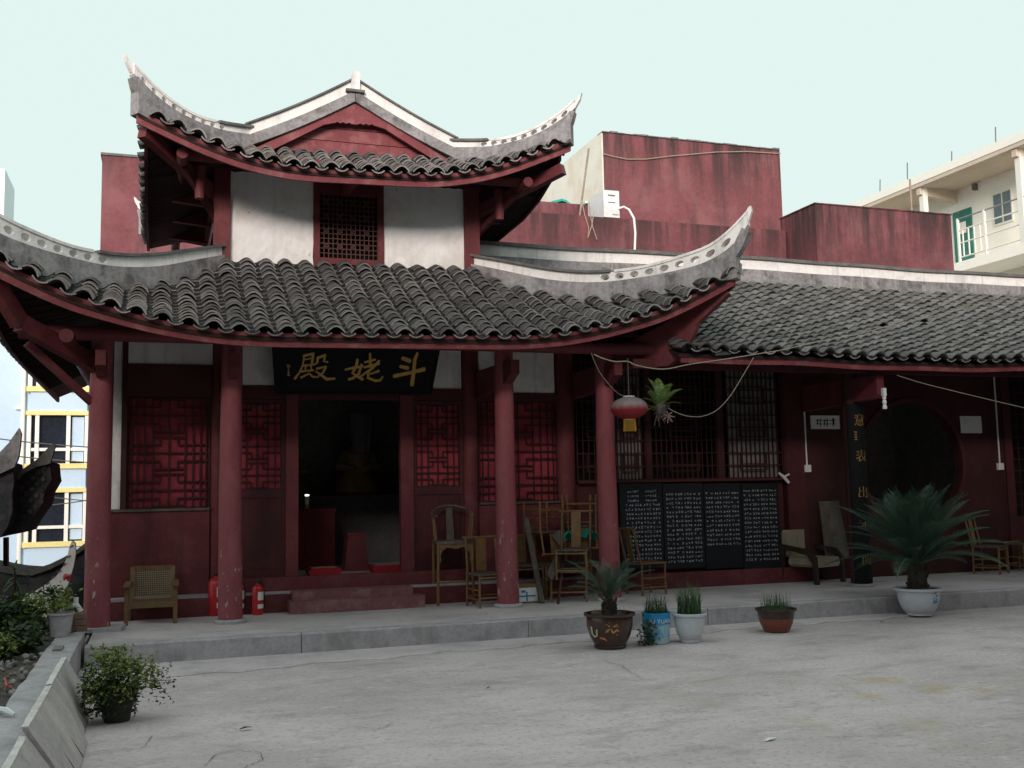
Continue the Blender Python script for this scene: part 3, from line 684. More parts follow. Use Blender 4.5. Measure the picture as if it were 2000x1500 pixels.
for a, b in ((zw0-.085, zw0), (zw1, UZ1)):
    mb = MB(); mb.box((xa+.085, YU-.02, a), (xb-.085, YU+.06, b)); hall.part('window_rail', mb, 'red_paint')
mb = MB(); X0, X1 = xa+.085, xb-.085; n = 13; cw = (X1-X0)/n; w = .011; nr = 13; ch = (zw1-zw0)/nr
for i in range(n+1): mb.box((X0+i*cw-w/2, YU, zw0), (X0+i*cw+w/2, YU+.018, zw1))
for j in range(nr+1): mb.box((X0, YU+.002, zw0+j*ch-w/2), (X1, YU+.020, zw0+j*ch+w/2))
for i in range(1, n, 3):
    for j in range(2, nr, 3):
        c = Vector((X0+(i+.5)*cw, YU+.006, zw0+(j+.5)*ch))
        for s in (1, -1): mb.beam(c+Vector((-cw*.75, 0, -s*ch*.75)), c+Vector((cw*.75, 0, s*ch*.75)), .012, .012, (0, 1, 0))
hall.part('upper_lattice', mb, 'lattice_brown')
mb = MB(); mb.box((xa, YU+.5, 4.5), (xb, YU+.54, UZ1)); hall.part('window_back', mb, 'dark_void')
for x0, x1 in ((.70, .78), (4.24, 4.32)):
    mb = MB(); mb.box((x0, YU+.14, 4.5), (x1, 5.0, 6.15)); hall.part('upper_side_wall', mb, 'dark_red')
    for z in (5.2, 5.75): mb = MB(); mb.box((x0-.05, YU+.145, z), (x1+.05, 4.99, z+.14)); hall.part('side_rail', mb, 'red_paint')
mb = MB(); mb.box((.7, 5.06, 4.5), (4.32, 5.12, 6.15)); hall.part('upper_back_wall', mb, 'dark_red')
mb = MB(); mb.box((.62, YU-.09, UZ1), (4.40, YU+.12, UZ1+.13)); hall.part('head_beam', mb, 'dark_red')
# purlins and hanging posts under the upper eaves
ZUP = 5.92
for y in (.80,):
    mb = MB(); mb.tube([(XC-2.35, y, ZUP+.06), (XC+2.35, y, ZUP+.06)], .075, 12); hall.part('eave_purlin', mb, 'red_paint', smooth=True)
for s in (-1, 1):
    mb = MB(); mb.tube([(XC+s*2.28, .55, ZUP), (XC+s*2.28, 5.9, ZUP)], .07, 12); hall.part('eave_purlin', mb, 'red_paint', smooth=True)
    mb = MB(); mb.beam((XC+s*1.85, YU+.05, 5.72), (XC+s*2.75, .42, 6.10), .12, .15); hall.part('corner_beam', mb, 'red_paint')
    mb = MB(); mb.tube([(XC+s*2.05, 1.15, 5.95), (XC+s*2.05, 1.15, 5.52)], [.075, .06], 10); hall.part('hanging_post', mb, 'red_paint', smooth=True)
    for y in (2.3, 3.4, 4.5): mb = MB(); mb.beam((XC+s*1.8, y, 5.80), (XC+s*2.42, y, 5.86), .10, .16); hall.part('bracket_arm', mb, 'red_paint')
    mb = MB(); mb.beam((XC+s*1.8, YU+.1, 5.35), (XC+s*2.25, YU-.55, 5.86), .07, .08); hall.part('brace', mb, 'dark_red')
mb = MB(); cxm = up(693, 370, .7).x; mb.beam((cxm, YU, 5.86), (cxm, .62, 5.80), .10, .13); hall.part('beam_nose', mb, 'red_paint')

# ---------------------------------------------------------------- upper roof
UE = smooth_tab([(0, 5.80), (.8, 5.805), (1.2, 5.85), (1.6, 5.925), (2.0, 6.045), (2.4, 6.20), (2.81, 6.37), (3.0, 6.46)])
UG = smooth_tab([(1.42, 6.33), (1.77, 6.235), (2.14, 6.25), (2.5, 6.31), (2.81, 6.39), (3.0, 6.45)])
UWB = smooth_tab([(1.42, 6.52), (1.83, 6.455), (2.14, 6.465), (2.44, 6.53), (2.74, 6.69), (2.93, 6.87)])
UT = smooth_tab([(1.42, 6.645), (1.83, 6.575), (2.14, 6.565), (2.44, 6.65), (2.69, 6.79), (2.87, 6.94), (3.0, 7.08)])
def utilt(x): return .028*(x-XC)
YG = 1.3
def ueave_y(s): return .45-.15*max(0, (s-1.2)/1.6)**1.3
def uhip_y(s): return YG-(s-1.44)*1.0/1.37
def u_eave(x, out=.07):
    s = abs(x-XC); return Vector((x, ueave_y(s)-out, interp(UE, s)+utilt(x)+.015))
def u_top(x):
    s = abs(x-XC)
    if s < 1.44: return Vector((x, YG+.14, 6.36+utilt(x)))
    return Vector((x, uhip_y(s), interp(UG, s)+utilt(x)+.02))
def u_xdir(x, v):
    h = .05; d = u_eave(x+h)-u_eave(x-h); d.z *= (1-v); d.y *= (1-v); return d
mb = MB(); g = []
xs = [lerp(XC-2.80, XC+2.80, i/70) for i in range(71)]
for j in range(6):
    v = j/5; row = []
    for x in xs:
        E, T = u_eave(x, .03), u_top(x); p = E.lerp(T, v); p.z -= .03*math.sin(math.pi*v)*min(1, (T-E).length)+.035; row.append(p)
    g.append(row)
mb.slab(g, (0, 0, -.035)); upper = hall.part('upper_roof', mb, 'roof_wood')
covers, pans = [], []
PU = .235
tx = [XC+(i-12)*PU for i in range(25)]; tx = [x for x in tx if abs(x-XC) < 2.8]
tile_field(tx, u_eave, u_top, u_xdir, .15, None, None, PU, covers, pans, .03)
covers_hall += [(M, upper) for L_, k, M in covers]; pans_up = pans
fascia(XC-2.82, XC+2.82, 70, lambda x: u_eave(x, 0), lambda x: .125, 'fascia', upper)
for sg in (1, -1):
    for rear in (0, 1):
        if rear: path = lambda s, sg=sg: (XC+sg*s, 6.55-uhip_y(s), utilt(XC+sg*s)-.02); nrm = (sg*1.0, -1.37, 0)
        else: path = lambda s, sg=sg: (XC+sg*s, uhip_y(s), utilt(XC+sg*s)); nrm = (sg*1.0, 1.37, 0)
        hr = hip_ridge(upper, path, nrm, 1.40, 2.84, 0, UG, UWB, UT, 2.88, .82)
        A = [(2.60, 6.35), (2.76, 6.37), (2.83, 6.42), (2.835, 6.49), (2.82, 6.55), (2.86, 6.67), (2.885, 6.78), (2.83, 6.79), (2.76, 6.66), (2.62, 6.54)]; pts = []
        h = Vector(nrm).normalized()
        for s, z in A: x, y, t = path(s); pts.append(Vector((x, y, z+t))-h*.07)
        mb = MB(); mb.prism(pts, h*.14); hall.part('ridge_end', mb, 'ridge_grey', hr)
        A = [(2.84, 6.82), (2.89, 6.88), (2.945, 6.99), (2.965, 7.08), (2.945, 7.05), (2.89, 6.96), (2.82, 6.89)]; pts = []
        for s, z in A: x, y, t = path(s); pts.append(Vector((x, y, z+t-.04))-h*.03)
        mb = MB(); mb.prism(pts, h*.06); hall.part('ridge_tip', mb, 'plaster_band', hr)
# verge of the gable: grey base, white band, cap
def verge(t0, t1, y0, y1, z00, z01, z10, z11, nm, mat, par, cut=0):
    for s in (1, -1):
        mb = MB(); n = 10; lo = []; hi = []
        for i in range(n+1):
            q = i/n; lo.append(Vector((XC+s*lerp(t0, t1, q), 0, lerp(z00, z10, q)-.035*math.sin(math.pi*q)+utilt(XC+s*lerp(t0, t1, q)))))
            hi.append(Vector((XC+s*lerp(t0, t1, q), 0, lerp(z01, z11, q)-.035*math.sin(math.pi*q)+utilt(XC+s*lerp(t0, t1, q)))))
        for p in lo+hi: p.y = (y0+y1)/2
        mb.strip(lo, hi, (0, 1, 0), y1-y0); o = hall.part(nm, mb, mat, par)
    return o
verge(-.004, 1.50, YG-.08, YG+.12, 7.08, 7.235, 6.32, 6.475, 'verge_base', 'ridge_grey', upper)
verge(-.004, 1.50, YG-.05, YG+.09, 7.235, 7.405, 6.475, 6.635, 'verge_band', 'plaster_band', upper)
verge(-.004, 1.48, YG-.09, YG+.13, 7.405, 7.432, 6.635, 6.66, 'verge_cap', 'ridge_cap', upper)
mb = MB(); mb.prism([(XC-.07, YG-.11, 7.24), (XC+.06, YG-.11, 7.24), (XC+.065, YG-.11, 7.46), (XC+.055, YG-.11, 7.51), (XC-.035, YG-.11, 7.49), (XC-.05, YG-.11, 7.40)], (0, .24, 0)); hall.part('finial', mb, 'plaster_band', upper)
mb = MB(); mb.box((XC-.13, YG-.12, 7.20), (XC+.13, YG+.1, 7.238)); hall.part('finial_base', mb, 'ridge_cap', upper)
# red barge boards, and the boarded gable set back
for s in (1, -1):
    mb = MB(); pts = [(XC, 0, 7.06), (XC+s*.40, 0, 6.86), (XC+s*1.40, 0, 6.305), (XC+s*1.36, 0, 6.25), (XC+s*1.15, 0, 6.31), (XC+s*.42, 0, 6.73), (XC+s*.28, 0, 6.765)]
    pts += [(XC+s*(.28-.04*k), 0, 6.765+(.018 if k % 2 else .0)) for k in range(1, 7)]+[(XC, 0, 6.765)]
    mb.prism([(p[0], YG-.035+s*.001, p[2]+utilt(p[0])) for p in pts], (0, .045, 0)); hall.part('barge_board', mb, 'red_fascia', upper)
for a, b in ((6.36, 6.535), (6.545, 6.72), (6.73, 6.9)):
    mb = MB(); wa, wb_ = (7.04-a)/.76*1.40, (7.04-b)/.76*1.40
    mb.prism([(XC-wa, YG+.10, a), (XC+wa, YG+.10, a+.0), (XC+wb_, YG+.10, b), (XC-wb_, YG+.10, b)], (0, .03, 0)); hall.part('gable_plank', mb, 'red_fascia', upper)
mb = MB(); mb.prism([(XC-1.35, YG+.14, 6.2), (XC+1.35, YG+.14, 6.2), (XC, YG+.14, 7.0)], (0, .05, 0)); hall.part('gable_back', mb, 'roof_wood', upper)
# main slopes behind the gable
for s in (1, -1):
    prof = [(0, 7.12), (.7, 6.68), (1.42, 6.30), (2.0, 6.02), (2.62, 5.80)]
    edge = [(.42, 6.28), (.8, 6.08), (1.299, 5.93), (1.301, 5.93), (2.0, 5.83), (3.25, 5.80), (4.5, 5.83), (5.249, 5.93), (5.251, 5.93), (5.7, 6.08), (6.15, 6.28)]
    g = []
    for y, ze in edge:
        row = []
        cut = 0
        if y < YG: cut = 1.44+(YG-y)*1.37
        if y > 5.25: cut = 1.44+(y-5.25)*1.37
        for k in range(6):
            q = lerp(min(cut, 2.62), 2.70, k/5); z = interp(prof, q)
            if cut: z = lerp(interp(UG, min(q, 2.8)), ze, k/5)
            else: z = z+(ze-5.80)*(q/2.7)**3
            row.append((XC+s*q, y, z+utilt(XC+s*q)-.02))
        g.append(row)
    mb = MB(); mb.slab(g, (0, 0, -.04)); hall.part('side_roof', mb, 'roof_wood', upper)
    mb = MB(); hi = [Vector((XC+s*2.71, y, z+utilt(XC+s*2.7)+.0)) for y, z in edge]; mb.strip([p-Vector((0, 0, .13)) for p in hi], hi, (1, 0, 0), .04); hall.part('fascia', mb, 'dark_red', upper)
    mb = MB()
    for i in range(30):
        y = .55+i*.19; ze = interp(edge, y)-.06+utilt(XC+s*2.7)
        mb.beam((XC+s*2.68, y, ze), (XC+s*max(1.75, 1.5+(YG-y)*1.4), y, ze+(.93-(max(0, .0)))*.42), .05, .055)
    hall.part('rafters', mb, 'roof_wood', upper)
    tmb = MB()
    for i in range(24):
        y = .55+i*PU
        if y > 6.1: break
        z = interp(edge, y)+utilt(XC+s*2.7)
        for k in range(2): add_tx(tmb, covT, jit(frame_of((0, s, 0), (-s, 0, .45), (XC+s*(2.66-k*.15), y, z+.03+k*.07))))
    hall.part('edge_tiles', tmb, ['tile', 'tile_edge'], upper, stuff=True)
mb = MB(); mb.slab([[(XC-2.7, 6.15, 6.25), (XC, 6.05, 5.85), (XC+2.7, 6.15, 6.3)], [(XC-1.4, 5.25, 6.35), (XC, 5.25, 6.4), (XC+1.4, 5.25, 6.4)]], (0, 0, -.05)); hall.part('rear_roof', mb, 'roof_wood', upper)
mb = MB(); mb.prism([(XC-1.4, 5.25, 6.3), (XC+1.4, 5.25, 6.3), (XC, 5.25, 7.1)], (0, .05, 0)); hall.part('rear_gable', mb, 'dark_red', upper)

# tiles: the 300 nearest singly, the rest joined per roof
covers_hall.sort(key=lambda t: (t[0].translation-CAM).length + (0 if t[1] is lower else .8))
for M, par in covers_hall[:300]:
    o = link('roof_tile', TILE_ME, par); o.matrix_local = Matrix.Translation(-hall.loc) @ M
for par in (lower, upper):
    mb = MB()
    for M, p in covers_hall[300:]:
        if p is par: add_tx(mb, covT, M)
    hall.part('cover_tiles', mb, ['tile', 'tile_edge'], par, stuff=True, smooth=50)
    mb = MB()
    for M in (pans_hall if par is lower else pans_up): add_tx(mb, panT, M @ Matrix.Translation((0, 0, -.028)))
    hall.part('pan_tiles', mb, ['pan', 'tile_edge'], par, stuff=True, smooth=50)

# ================================================================== side wing
WX0, WX1 = 5.75, 19.0
wing = Thing('temple_wing', 'long low red wing with a tiled roof, lattice windows and a round moon gate', 'temple wing', (11, 1.5, ZP), world=True)
YV = 1.16
def vp(px, py, Y=YV): return at(px, py, Y=Y)
def wbox(nm, a, b, mat, par=None):
    mb = MB(); mb.box(a, b); return wing.part(nm, mb, mat, par)
# roof
WE = lambda x, out=.0: Vector((x, -.85-out, 3.385+.02*math.sin(x*1.1)+.008*math.sin(x*3.3)))
WT = lambda x: Vector((x, 2.93, 5.16+.012*math.sin(x*.9)))
mb = MB(); g = []
for j in range(9):
    v = j/8; row = []
    for i in range(41):
        x = lerp(6.25, WX1, i/40) if v < .55 else lerp(lerp(6.25, 4.6, (v-.55)/.45), WX1, i/40)
        p = WE(x, .04).lerp(WT(x), v); p.z -= .10*math.sin(math.pi*v)+.035; row.append(p)
    g.append(row)
mb.slab(g, (0, 0, -.04)); wroof = wing.part('roof', mb, 'roof_wood')
covers, pans = [], []
tx = [6.32+i*.265 for i in range(47)]
tile_field(tx, lambda x: WE(x, .09), WT, lambda x, v: (1, 0, 0), .172, None, None, .265, covers, pans, .10)
tx2 = [4.75+i*.265 for i in range(6)]
tile_field(tx2, lambda x: WE(x).lerp(WT(x), .62), WT, lambda x, v: (1, 0, 0), .172, None, None, .265, covers, pans, .02)
TW = arc_tile(.216, .074, .26, .018, 6, .044); TW_ME = TW.mesh('roof_tile', ['tile_wing', 'tile'], 50)
cw_ = [(random.random() > .004, M) for L_, k, M in covers]; cw_ = [M for ok, M in cw_ if ok]
cw_.sort(key=lambda M: (M.translation-CAM).length)
cw_ = [M for M in cw_ if M.translation.x > 6.4]+[M for M in cw_ if M.translation.x <= 6.4]
for M in cw_[:300]:
    o = link('roof_tile', TW_ME, wroof); o.matrix_local = Matrix.Translation(-wing.loc) @ M
mb = MB()
for M in cw_[300:]: add_tx(mb, TW, M)
wing.part('cover_tiles', mb, ['tile_wing', 'tile'], wroof, stuff=True, smooth=50)
mb = MB()
for M in pans: add_tx(mb, panT, M @ Matrix.Translation((0, 0, -.028)))
wing.part('pan_tiles', mb, ['pan', 'tile_edge'], wroof, stuff=True, smooth=50)
mb = MB(); n = 50
hi = [WE(lerp(6.3, WX1, i/n))+Vector((0, 0, -.03)) for i in range(n+1)]; mb.strip([p-Vector((0, -.01, .115)) for p in hi], hi, (0, 1, 0), .04); wing.part('fascia', mb, 'red_fascia', wroof)
def wstrip(nm, z0, z1, t, mat, par):
    mb = MB(); f = lambda x, z: Vector((x, 3.0, z+.015*math.sin(x*.8)+.006*math.sin(x*2.7))); xs = [lerp(4.6, WX1, i/60) for i in range(61)]
    mb.strip([f(x, z0) for x in xs], [f(x, z1) for x in xs], (0, 1, 0), t); return wing.part(nm, mb, mat, par)
rg = wstrip('roof_ridge', 5.05, 5.42, .22, 'ridge_grey', wroof); wstrip('white_band', 5.42, 5.60, .15, 'plaster_band', rg); wstrip('ridge_cap', 5.60, 5.655, .24, 'ridge_cap', rg)
mb = MB(); mb.slab([[(4.6, 3.1, 5.1), (WX1, 3.1, 5.1)], [(4.6, 6.0, 3.7), (WX1, 6.0, 3.7)]], (0, 0, -.08)); wing.part('rear_roof', mb, 'tile', wroof)
mb = MB()
for i in range(44): x = 6.5+i*.28; mb.beam((x, -.8, 3.26), (x, 2.6, 4.75), .05, .06)
wing.part('rafters', mb, 'roof_wood', wroof)
# tile ends torn loose at the left corner of the wing eave
mb = MB()
for (px, py, r) in ((1372, 690, .5), (1405, 700, .35), (1352, 682, .8)):
    p = at(px, py, Y=-.9); add_tx(mb, covT, Matrix.Translation(p) @ Euler((.1, .3, 1.3+r)).to_matrix().to_4x4())
wing.part('loose_tiles', mb, ['tile', 'tile_edge'], wroof)
# wall: plinth, posts, tablets zone, windows, solid wall with a moon gate
XV = lambda px: vp(px, 900).x
zt = vp(1380, 940).z
wbox('plinth', (5.66, YV-.10, ZP), (XV(1575), YV+.1, vp(1400, 1112).z-.01), 'red_paint')
wbox('dado', (5.66, YV+.05, ZP+.2), (XV(1530), YV+.14, zt), 'dark_red')
wbox('window_sill', (5.66, YV-.05, zt), (XV(1532), YV+.12, zt+.035), 'dark_red')
for a, b in ((1262, 1272), (1402, 1414), (1530, 1552)):
    wbox('wall_post', (XV(a), YV-.02, zt+.035), (XV(b), YV+.1, 3.9), 'wing_red_shaded')
wbox('wall_post', (XV(1534), YV-.03, ZP), (XV(1571), YV+.11, 3.9), 'dark_red')
def grille(x0, x1, z0, z1, y, nv):
    mb = MB(); w = .016
    for i in range(nv+1):
        x = lerp(x0, x1, i/nv); mb.box((x-w/2, y, z0), (x+w/2, y+.02, z1))
    z = z0
    while z < z1: mb.box((x0, y+.003, z), (x1, y+.023, z+w)); z += .19
    cx = (x0+x1)/2; hw = (x1-x0)*.22
    for k in range(int((z1-z0)/.5)+1):
        zz = z0+.12+k*.5
        for q in (0, .09, .26): mb.box((cx-hw, y-.003, zz+q), (cx+hw, y+.017, zz+q+w))
        for s in (-1, 1): mb.box((cx+s*hw-w/2, y-.002, zz), (cx+s*hw+w/2, y+.016, zz+.26))
    return mb
for a, b, nv, pap in ((1128, 1196, 6, 0), (1200, 1261, 9, 1), (1273, 1401, 13, 0), (1415, 1529, 13, 1)):
    x0, x1 = XV(a), XV(b); o = wing.part('window', grille(x0, x1, zt+.035, 3.75, YV, nv), 'lattice_wood')
    mb = MB()
    if pap: mb.box((lerp(x0, x1, .12), YV+.06, zt+.05), (lerp(x0, x1, .95), YV+.065, 3.7)); wing.part('window_paper', mb, 'grey_paper', o)
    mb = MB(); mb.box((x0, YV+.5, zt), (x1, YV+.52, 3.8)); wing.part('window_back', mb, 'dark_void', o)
# solid wall with a round gate
gx, gz = vp(1782, 905).x, vp(1782, 905).z; gr = abs(vp(1878, 905).x-gx)
mb = MB(); x0, x1, z0, z1 = XV(1570), XV(1962), ZP, 3.9; N = 40; ring = []; out = []
for k in range(N):
    a = 2*math.pi*k/N+math.pi/4; c, s = math.cos(a), math.sin(a)
    ring.append((gx+gr*c, gz+gr*s))
    tx_ = ((x1-gx) if c > 0 else (gx-x0))/max(abs(c), 1e-6); tz_ = ((z1-gz) if s > 0 else (gz-z0))/max(abs(s), 1e-6); t = min(tx_, tz_); out.append((gx+t*c, gz+t*s))
vs = []; fs = []
for y in (YV, YV+.14): vs += [(p[0], y, p[1]) for p in ring]+[(p[0], y, p[1]) for p in out]
for k in range(N):
    q = (k+1) % N; fs += [(k, q, N+q, N+k), (2*N+k, 3*N+k, 3*N+q, 2*N+q), (k, 2*N+k, 2*N+q, q)]
mb.add(vs, fs); gate = wing.part('gate_wall', mb, 'wing_red_shaded')
mb = MB(); rp = []
for k in range(N):
    a = 2*math.pi*k/N; rp.append((math.cos(a), math.sin(a)))
vs = []; fs = []
for y, r in ((YV-.03, gr), (YV-.03, gr+.07), (YV+.002, gr+.07)): vs += [(gx+r*c, y, gz+r*s) for c, s in rp]
for k in range(N):
    q = (k+1) % N
    for L_ in (0, 1): fs.append((L_*N+k, L_*N+q, (L_+1)*N+q, (L_+1)*N+k))
mb.add(vs, fs); wing.part('gate_ring', mb, 'dark_red', gate)
wbox('wall_post', (XV(1962), YV-.03, ZP), (XV(1977), YV+.11, 3.9), 'dark_red')
x0, x1 = XV(1978), XV(2130); o = wing.part('window', grille(x0, x1, vp(1985, 1010).z, 3.75, YV, 12), 'lattice_wood')
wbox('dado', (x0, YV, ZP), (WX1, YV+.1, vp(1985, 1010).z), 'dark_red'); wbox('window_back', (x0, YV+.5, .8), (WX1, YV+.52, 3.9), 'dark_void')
# dark rooms behind
wbox('back_wall', (5.7, 3.9, ZP), (WX1, 4.0, 4.6), 'interior_wall'); wbox('ceiling', (5.7, YV+.15, 3.92), (WX1, 3.9, 3.96), 'roof_wood'); wbox('end_wall', (WX1-.1, YV-.1, ZP), (WX1, 3.9, 4.6), 'wing_red_shaded')
wbox('partition', (XV(1550), YV+.15, ZP), (XV(1550)+.1, 3.9, 3.92), 'interior_wall'); wbox('partition', (XV(1965), YV+.15, ZP), (XV(1965)+.1, 3.9, 3.92), 'interior_wall')
wbox('wall_plate', (5.7, YV+.02, 3.9), (WX1, YV+.14, 4.25), 'dark_red')
# the column carrying the couplet, and its beam
CX = 9.50
wcol = wing.part('column', rough_col(CX, 0, ZP, 3.30, .135, .125, seed=11), 'wing_red_shaded', smooth=True)
mb = MB(); mb.prism([(CX-.06, 1.1, 2.80), (CX-.06, -.62, 2.86), (CX-.06, -.66, 2.90), (CX-.06, -.66, 3.17), (CX-.06, 1.1, 3.2)], (.12, 0, 0)); wing.part('beam_nose', mb, 'red_paint')
mb = MB(); mb.lathe([(.185, 0), (.188, .03), (.16, .05), (.13, .05)], 20, (CX, 0, ZP)); wing.part('column_base', mb, 'concrete_step', wcol, smooth=True)
wbox('purlin', (5.8, -.5, 3.22), (WX1, -.38, 3.34), 'dark_red')
wcol2 = wing.part('column', rough_col(13.65, 0, ZP, 3.30, .135, .125, seed=12), 'wing_red_shaded', smooth=True)
# ================================================================== background buildings
pmat('red_render', (.18, .060, .068), .85, .22, 1.2, 12, .25, col2=(.235, .10, .108), c2amt=.7, c2scale=.9, streak=(.06, .038, .038), streakamt=.55, streakfreq=1.6, topgrime=9.6)
pmat('red_render_annex', (.18, .060, .068), .85, .22, 1.2, 12, .25, col2=(.235, .10, .108), c2amt=.7, c2scale=.9, streak=(.06, .038, .038), streakamt=.55, streakfreq=1.6, topgrime=7.35)
pmat('cream_render', (.80, .78, .70), .9, .06, 1.5, 15, .15, col2=(.66, .55, .42), c2amt=.5, c2scale=1.2)
pmat('apartment_cream', (.93, .90, .82), .85, .04, 1, 10, .05)
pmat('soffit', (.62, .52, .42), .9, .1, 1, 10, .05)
pmat('rail_white', (.82, .80, .74), .5, .05, 2, 10, 0)
pmat('door_green', (.03, .17, .14), .5, .2, 2, 10, .05, col2=(.08, .25, .2), c2scale=2)
pmat('glass', (.10, .13, .14), .12, .2, 2, 10, 0, spec=.6)
pmat('glass_dark', (.016, .02, .03), .08, .3, 1.5, 10, 0, spec=.7)
pmat('pale_blue', (.50, .64, .78), .85, .06, .8, 10, .05, col2=(.54, .67, .79), c2scale=.5)
pmat('yellow_trim', (.78, .68, .30), .8, .1, 2, 20, .05)
pmat('grey_metal', (.30, .30, .31), .5, .15, 5, 30, .05, metal=.3)
pmat('ac_white', (.70, .71, .72), .5, .06, 4, 30, .05, col2=(.5, .5, .48), c2amt=.4, c2scale=5)
pmat('pole_bamboo', (.28, .22, .18), .7, .3, 4, 30, .1)
pmat('wire', (.16, .15, .15), .6, .2, 4, 30, 0)
pmat('rope', (.34, .29, .23), .85, .25, 30, 80, .2)
pmat('teal_plastic', (.02, .34, .28), .35, .2, 10, 40, .1, spec=.5)

rb = Thing('red_building', 'tall red rendered block with a cream side wall behind the wing roof', 'building', (11.5, 9, 0), world=True)
def rbox(th, nm, a, b, mat, par=None):
    mb = MB(); mb.box(a, b); return th.part(nm, mb, mat, par)
tw = rbox(rb, 'tower_wall', (9.33, 8.0, 0), (13.91, 13, 9.62), 'red_render')
rbox(rb, 'side_wall', (9.30, 8.03, 0), (9.328, 13.0, 9.64), 'cream_render', tw)
mb = MB()
for i in range(24):
    a = 9.3+i*.192; mb.box((a, 7.97, 9.62), (a+.18, 8.25, 9.645+random.uniform(-.012, .02)))
rb.part('coping', mb, 'ridge_cap', tw, stuff=True)
rbox(rb, 'parapet', (4.2, 6.0, 0), (12.60, 6.25, 7.085), 'red_render_annex'); rbox(rb, 'roof_slab', (4.2, 6.26, 6.5), (12.6, 7.99, 6.62), 'concrete_step')
lw = rbox(rb, 'low_block', (4.2, 7.0, 6.62), (8.84, 12.9, 7.62), 'red_render_annex'); rbox(rb, 'low_block_side', (8.842, 7.02, 6.62), (8.87, 12.9, 7.63), 'cream_render', lw)
rw = Thing('red_building_annex', 'lower red rendered block with black water stains beside the white apartments', 'building', (14.3, 6, 0), world=True)
w = rbox(rw, 'wall', (12.66, 5.0, 0), (16.10, 6.25, 7.40), 'red_render_annex')
mb = MB(); mb.box((12.64, 4.98, 7.40), (16.12, 6.27, 7.425)); rw.part('coping', mb, 'red_render_annex', w)
lb = Thing('red_tower', 'plain red rendered tower rising behind the left side of the temple roof', 'building', (0, 11, 0), world=True)
rbox(lb, 'wall', (-1.19, 10, -4), (1.9, 13, 8.80), 'red_render')
mb = MB(); mb.box((-1.22, 9.97, 8.80), (1.93, 13.03, 8.85)); lb.part('coping', mb, 'ridge_cap')
# air conditioner on the ledge
q = at(1190, 424, Y=6.35)
ac = Thing('air_conditioner', 'white outdoor air conditioner unit on the red parapet with a pale hose', 'air conditioner', (q.x, 6.35, 7.085))
mb = MB(); mb.box((-.20, -.18, .06), (.15, .62, .62)); bd = ac.part('casing', mb, 'ac_white')
mb = MB(); mb.box((-.10, -.183, .50), (.06, -.18, .53)); ac.part('slot', mb, 'wire', bd)
mb = MB(); mb.box((-.10, -.183, .36), (.06, -.18, .38)); ac.part('slot', mb, 'wire', bd)
mb = MB(); mb.box((-.01, -.21, .12), (.12, -.18, .30)); ac.part('valve_cover', mb, 'ac_white', bd)
mb = MB(); mb.box((-.18, -.15, 0), (-.12, .6, .06)); ac.part('foot', mb, 'grey_metal'); mb = MB(); mb.box((.07, -.15, 0), (.13, .6, .06)); ac.part('foot', mb, 'grey_metal')
mb = MB(); mb.tube([(.10, -.2, .24), (.22, -.24, .28), (.32, -.27, .22), (.38, -.36, .02), (.37, -.42, -.3), (.33, -.42, -.85)], .024, 8); ac.part('hose', mb, 'white_paint', smooth=True)
# pole and cables by the low block
a, b = at(1150, 290, Y=6.9), at(1132, 424, Y=6.9)
mb = MB(); mb.tube([a, b], .022, 7); tag(link('bamboo_pole', mb.mesh('bamboo_pole', 'pole_bamboo')), 'thin bare pole leaning against the cream side wall', 'pole')
for nm, pts, lab in (('cable', ((1137, 395), (1142, 420), (1150, 445), (1148, 465), (1156, 440), (1160, 415)), 'pale cable looping down the red parapet beside the pole'),
                     ('cable', ((1150, 395), (1153, 420), (1158, 445), (1166, 468)), 'thin yellowish cable hanging right of the looping one on the parapet'),
                     ('cable', ((1177, 300), (1195, 305), (1225, 311), (1260, 311), (1310, 305), (1400, 297), (1460, 296), (1525, 300)), 'long thin cable sagging across the front of the tall red block')):
    Y = 5.97 if 'front' not in lab else 7.96
    mb = MB(); mb.tube([at(x, y, Y=Y) for x, y in pts], .011, 5); tag(link(nm, mb.mesh(nm, 'rope')), lab, 'cable', 'cables on the red building')
p = at(1112, 383, Y=7.2)
mb = MB(); g = [[(p.x-.42+.84*i/8, 7.1+.25*j, 7.63+.10*math.sin(i*.9+j)*math.exp(-((i-4)/3)**2)+.05) for i in range(9)] for j in range(3)]; mb.slab(g, (0, 0, -.05)); tag(link('green_tarpaulin', mb.mesh('green_tarpaulin', 'teal_plastic')), 'crumpled green plastic sheet lying on top of the low red block', 'tarpaulin')
p = at(1146, 385, Y=7.2)
mb = MB(); mb.box((p.x-.08, 7.1, 7.622), (p.x+.10, 7.3, 7.73)); tag(link('brick_stack', mb.mesh('brick_stack', 'cream_render')), 'small pale block on the edge of the low red block', 'brick')

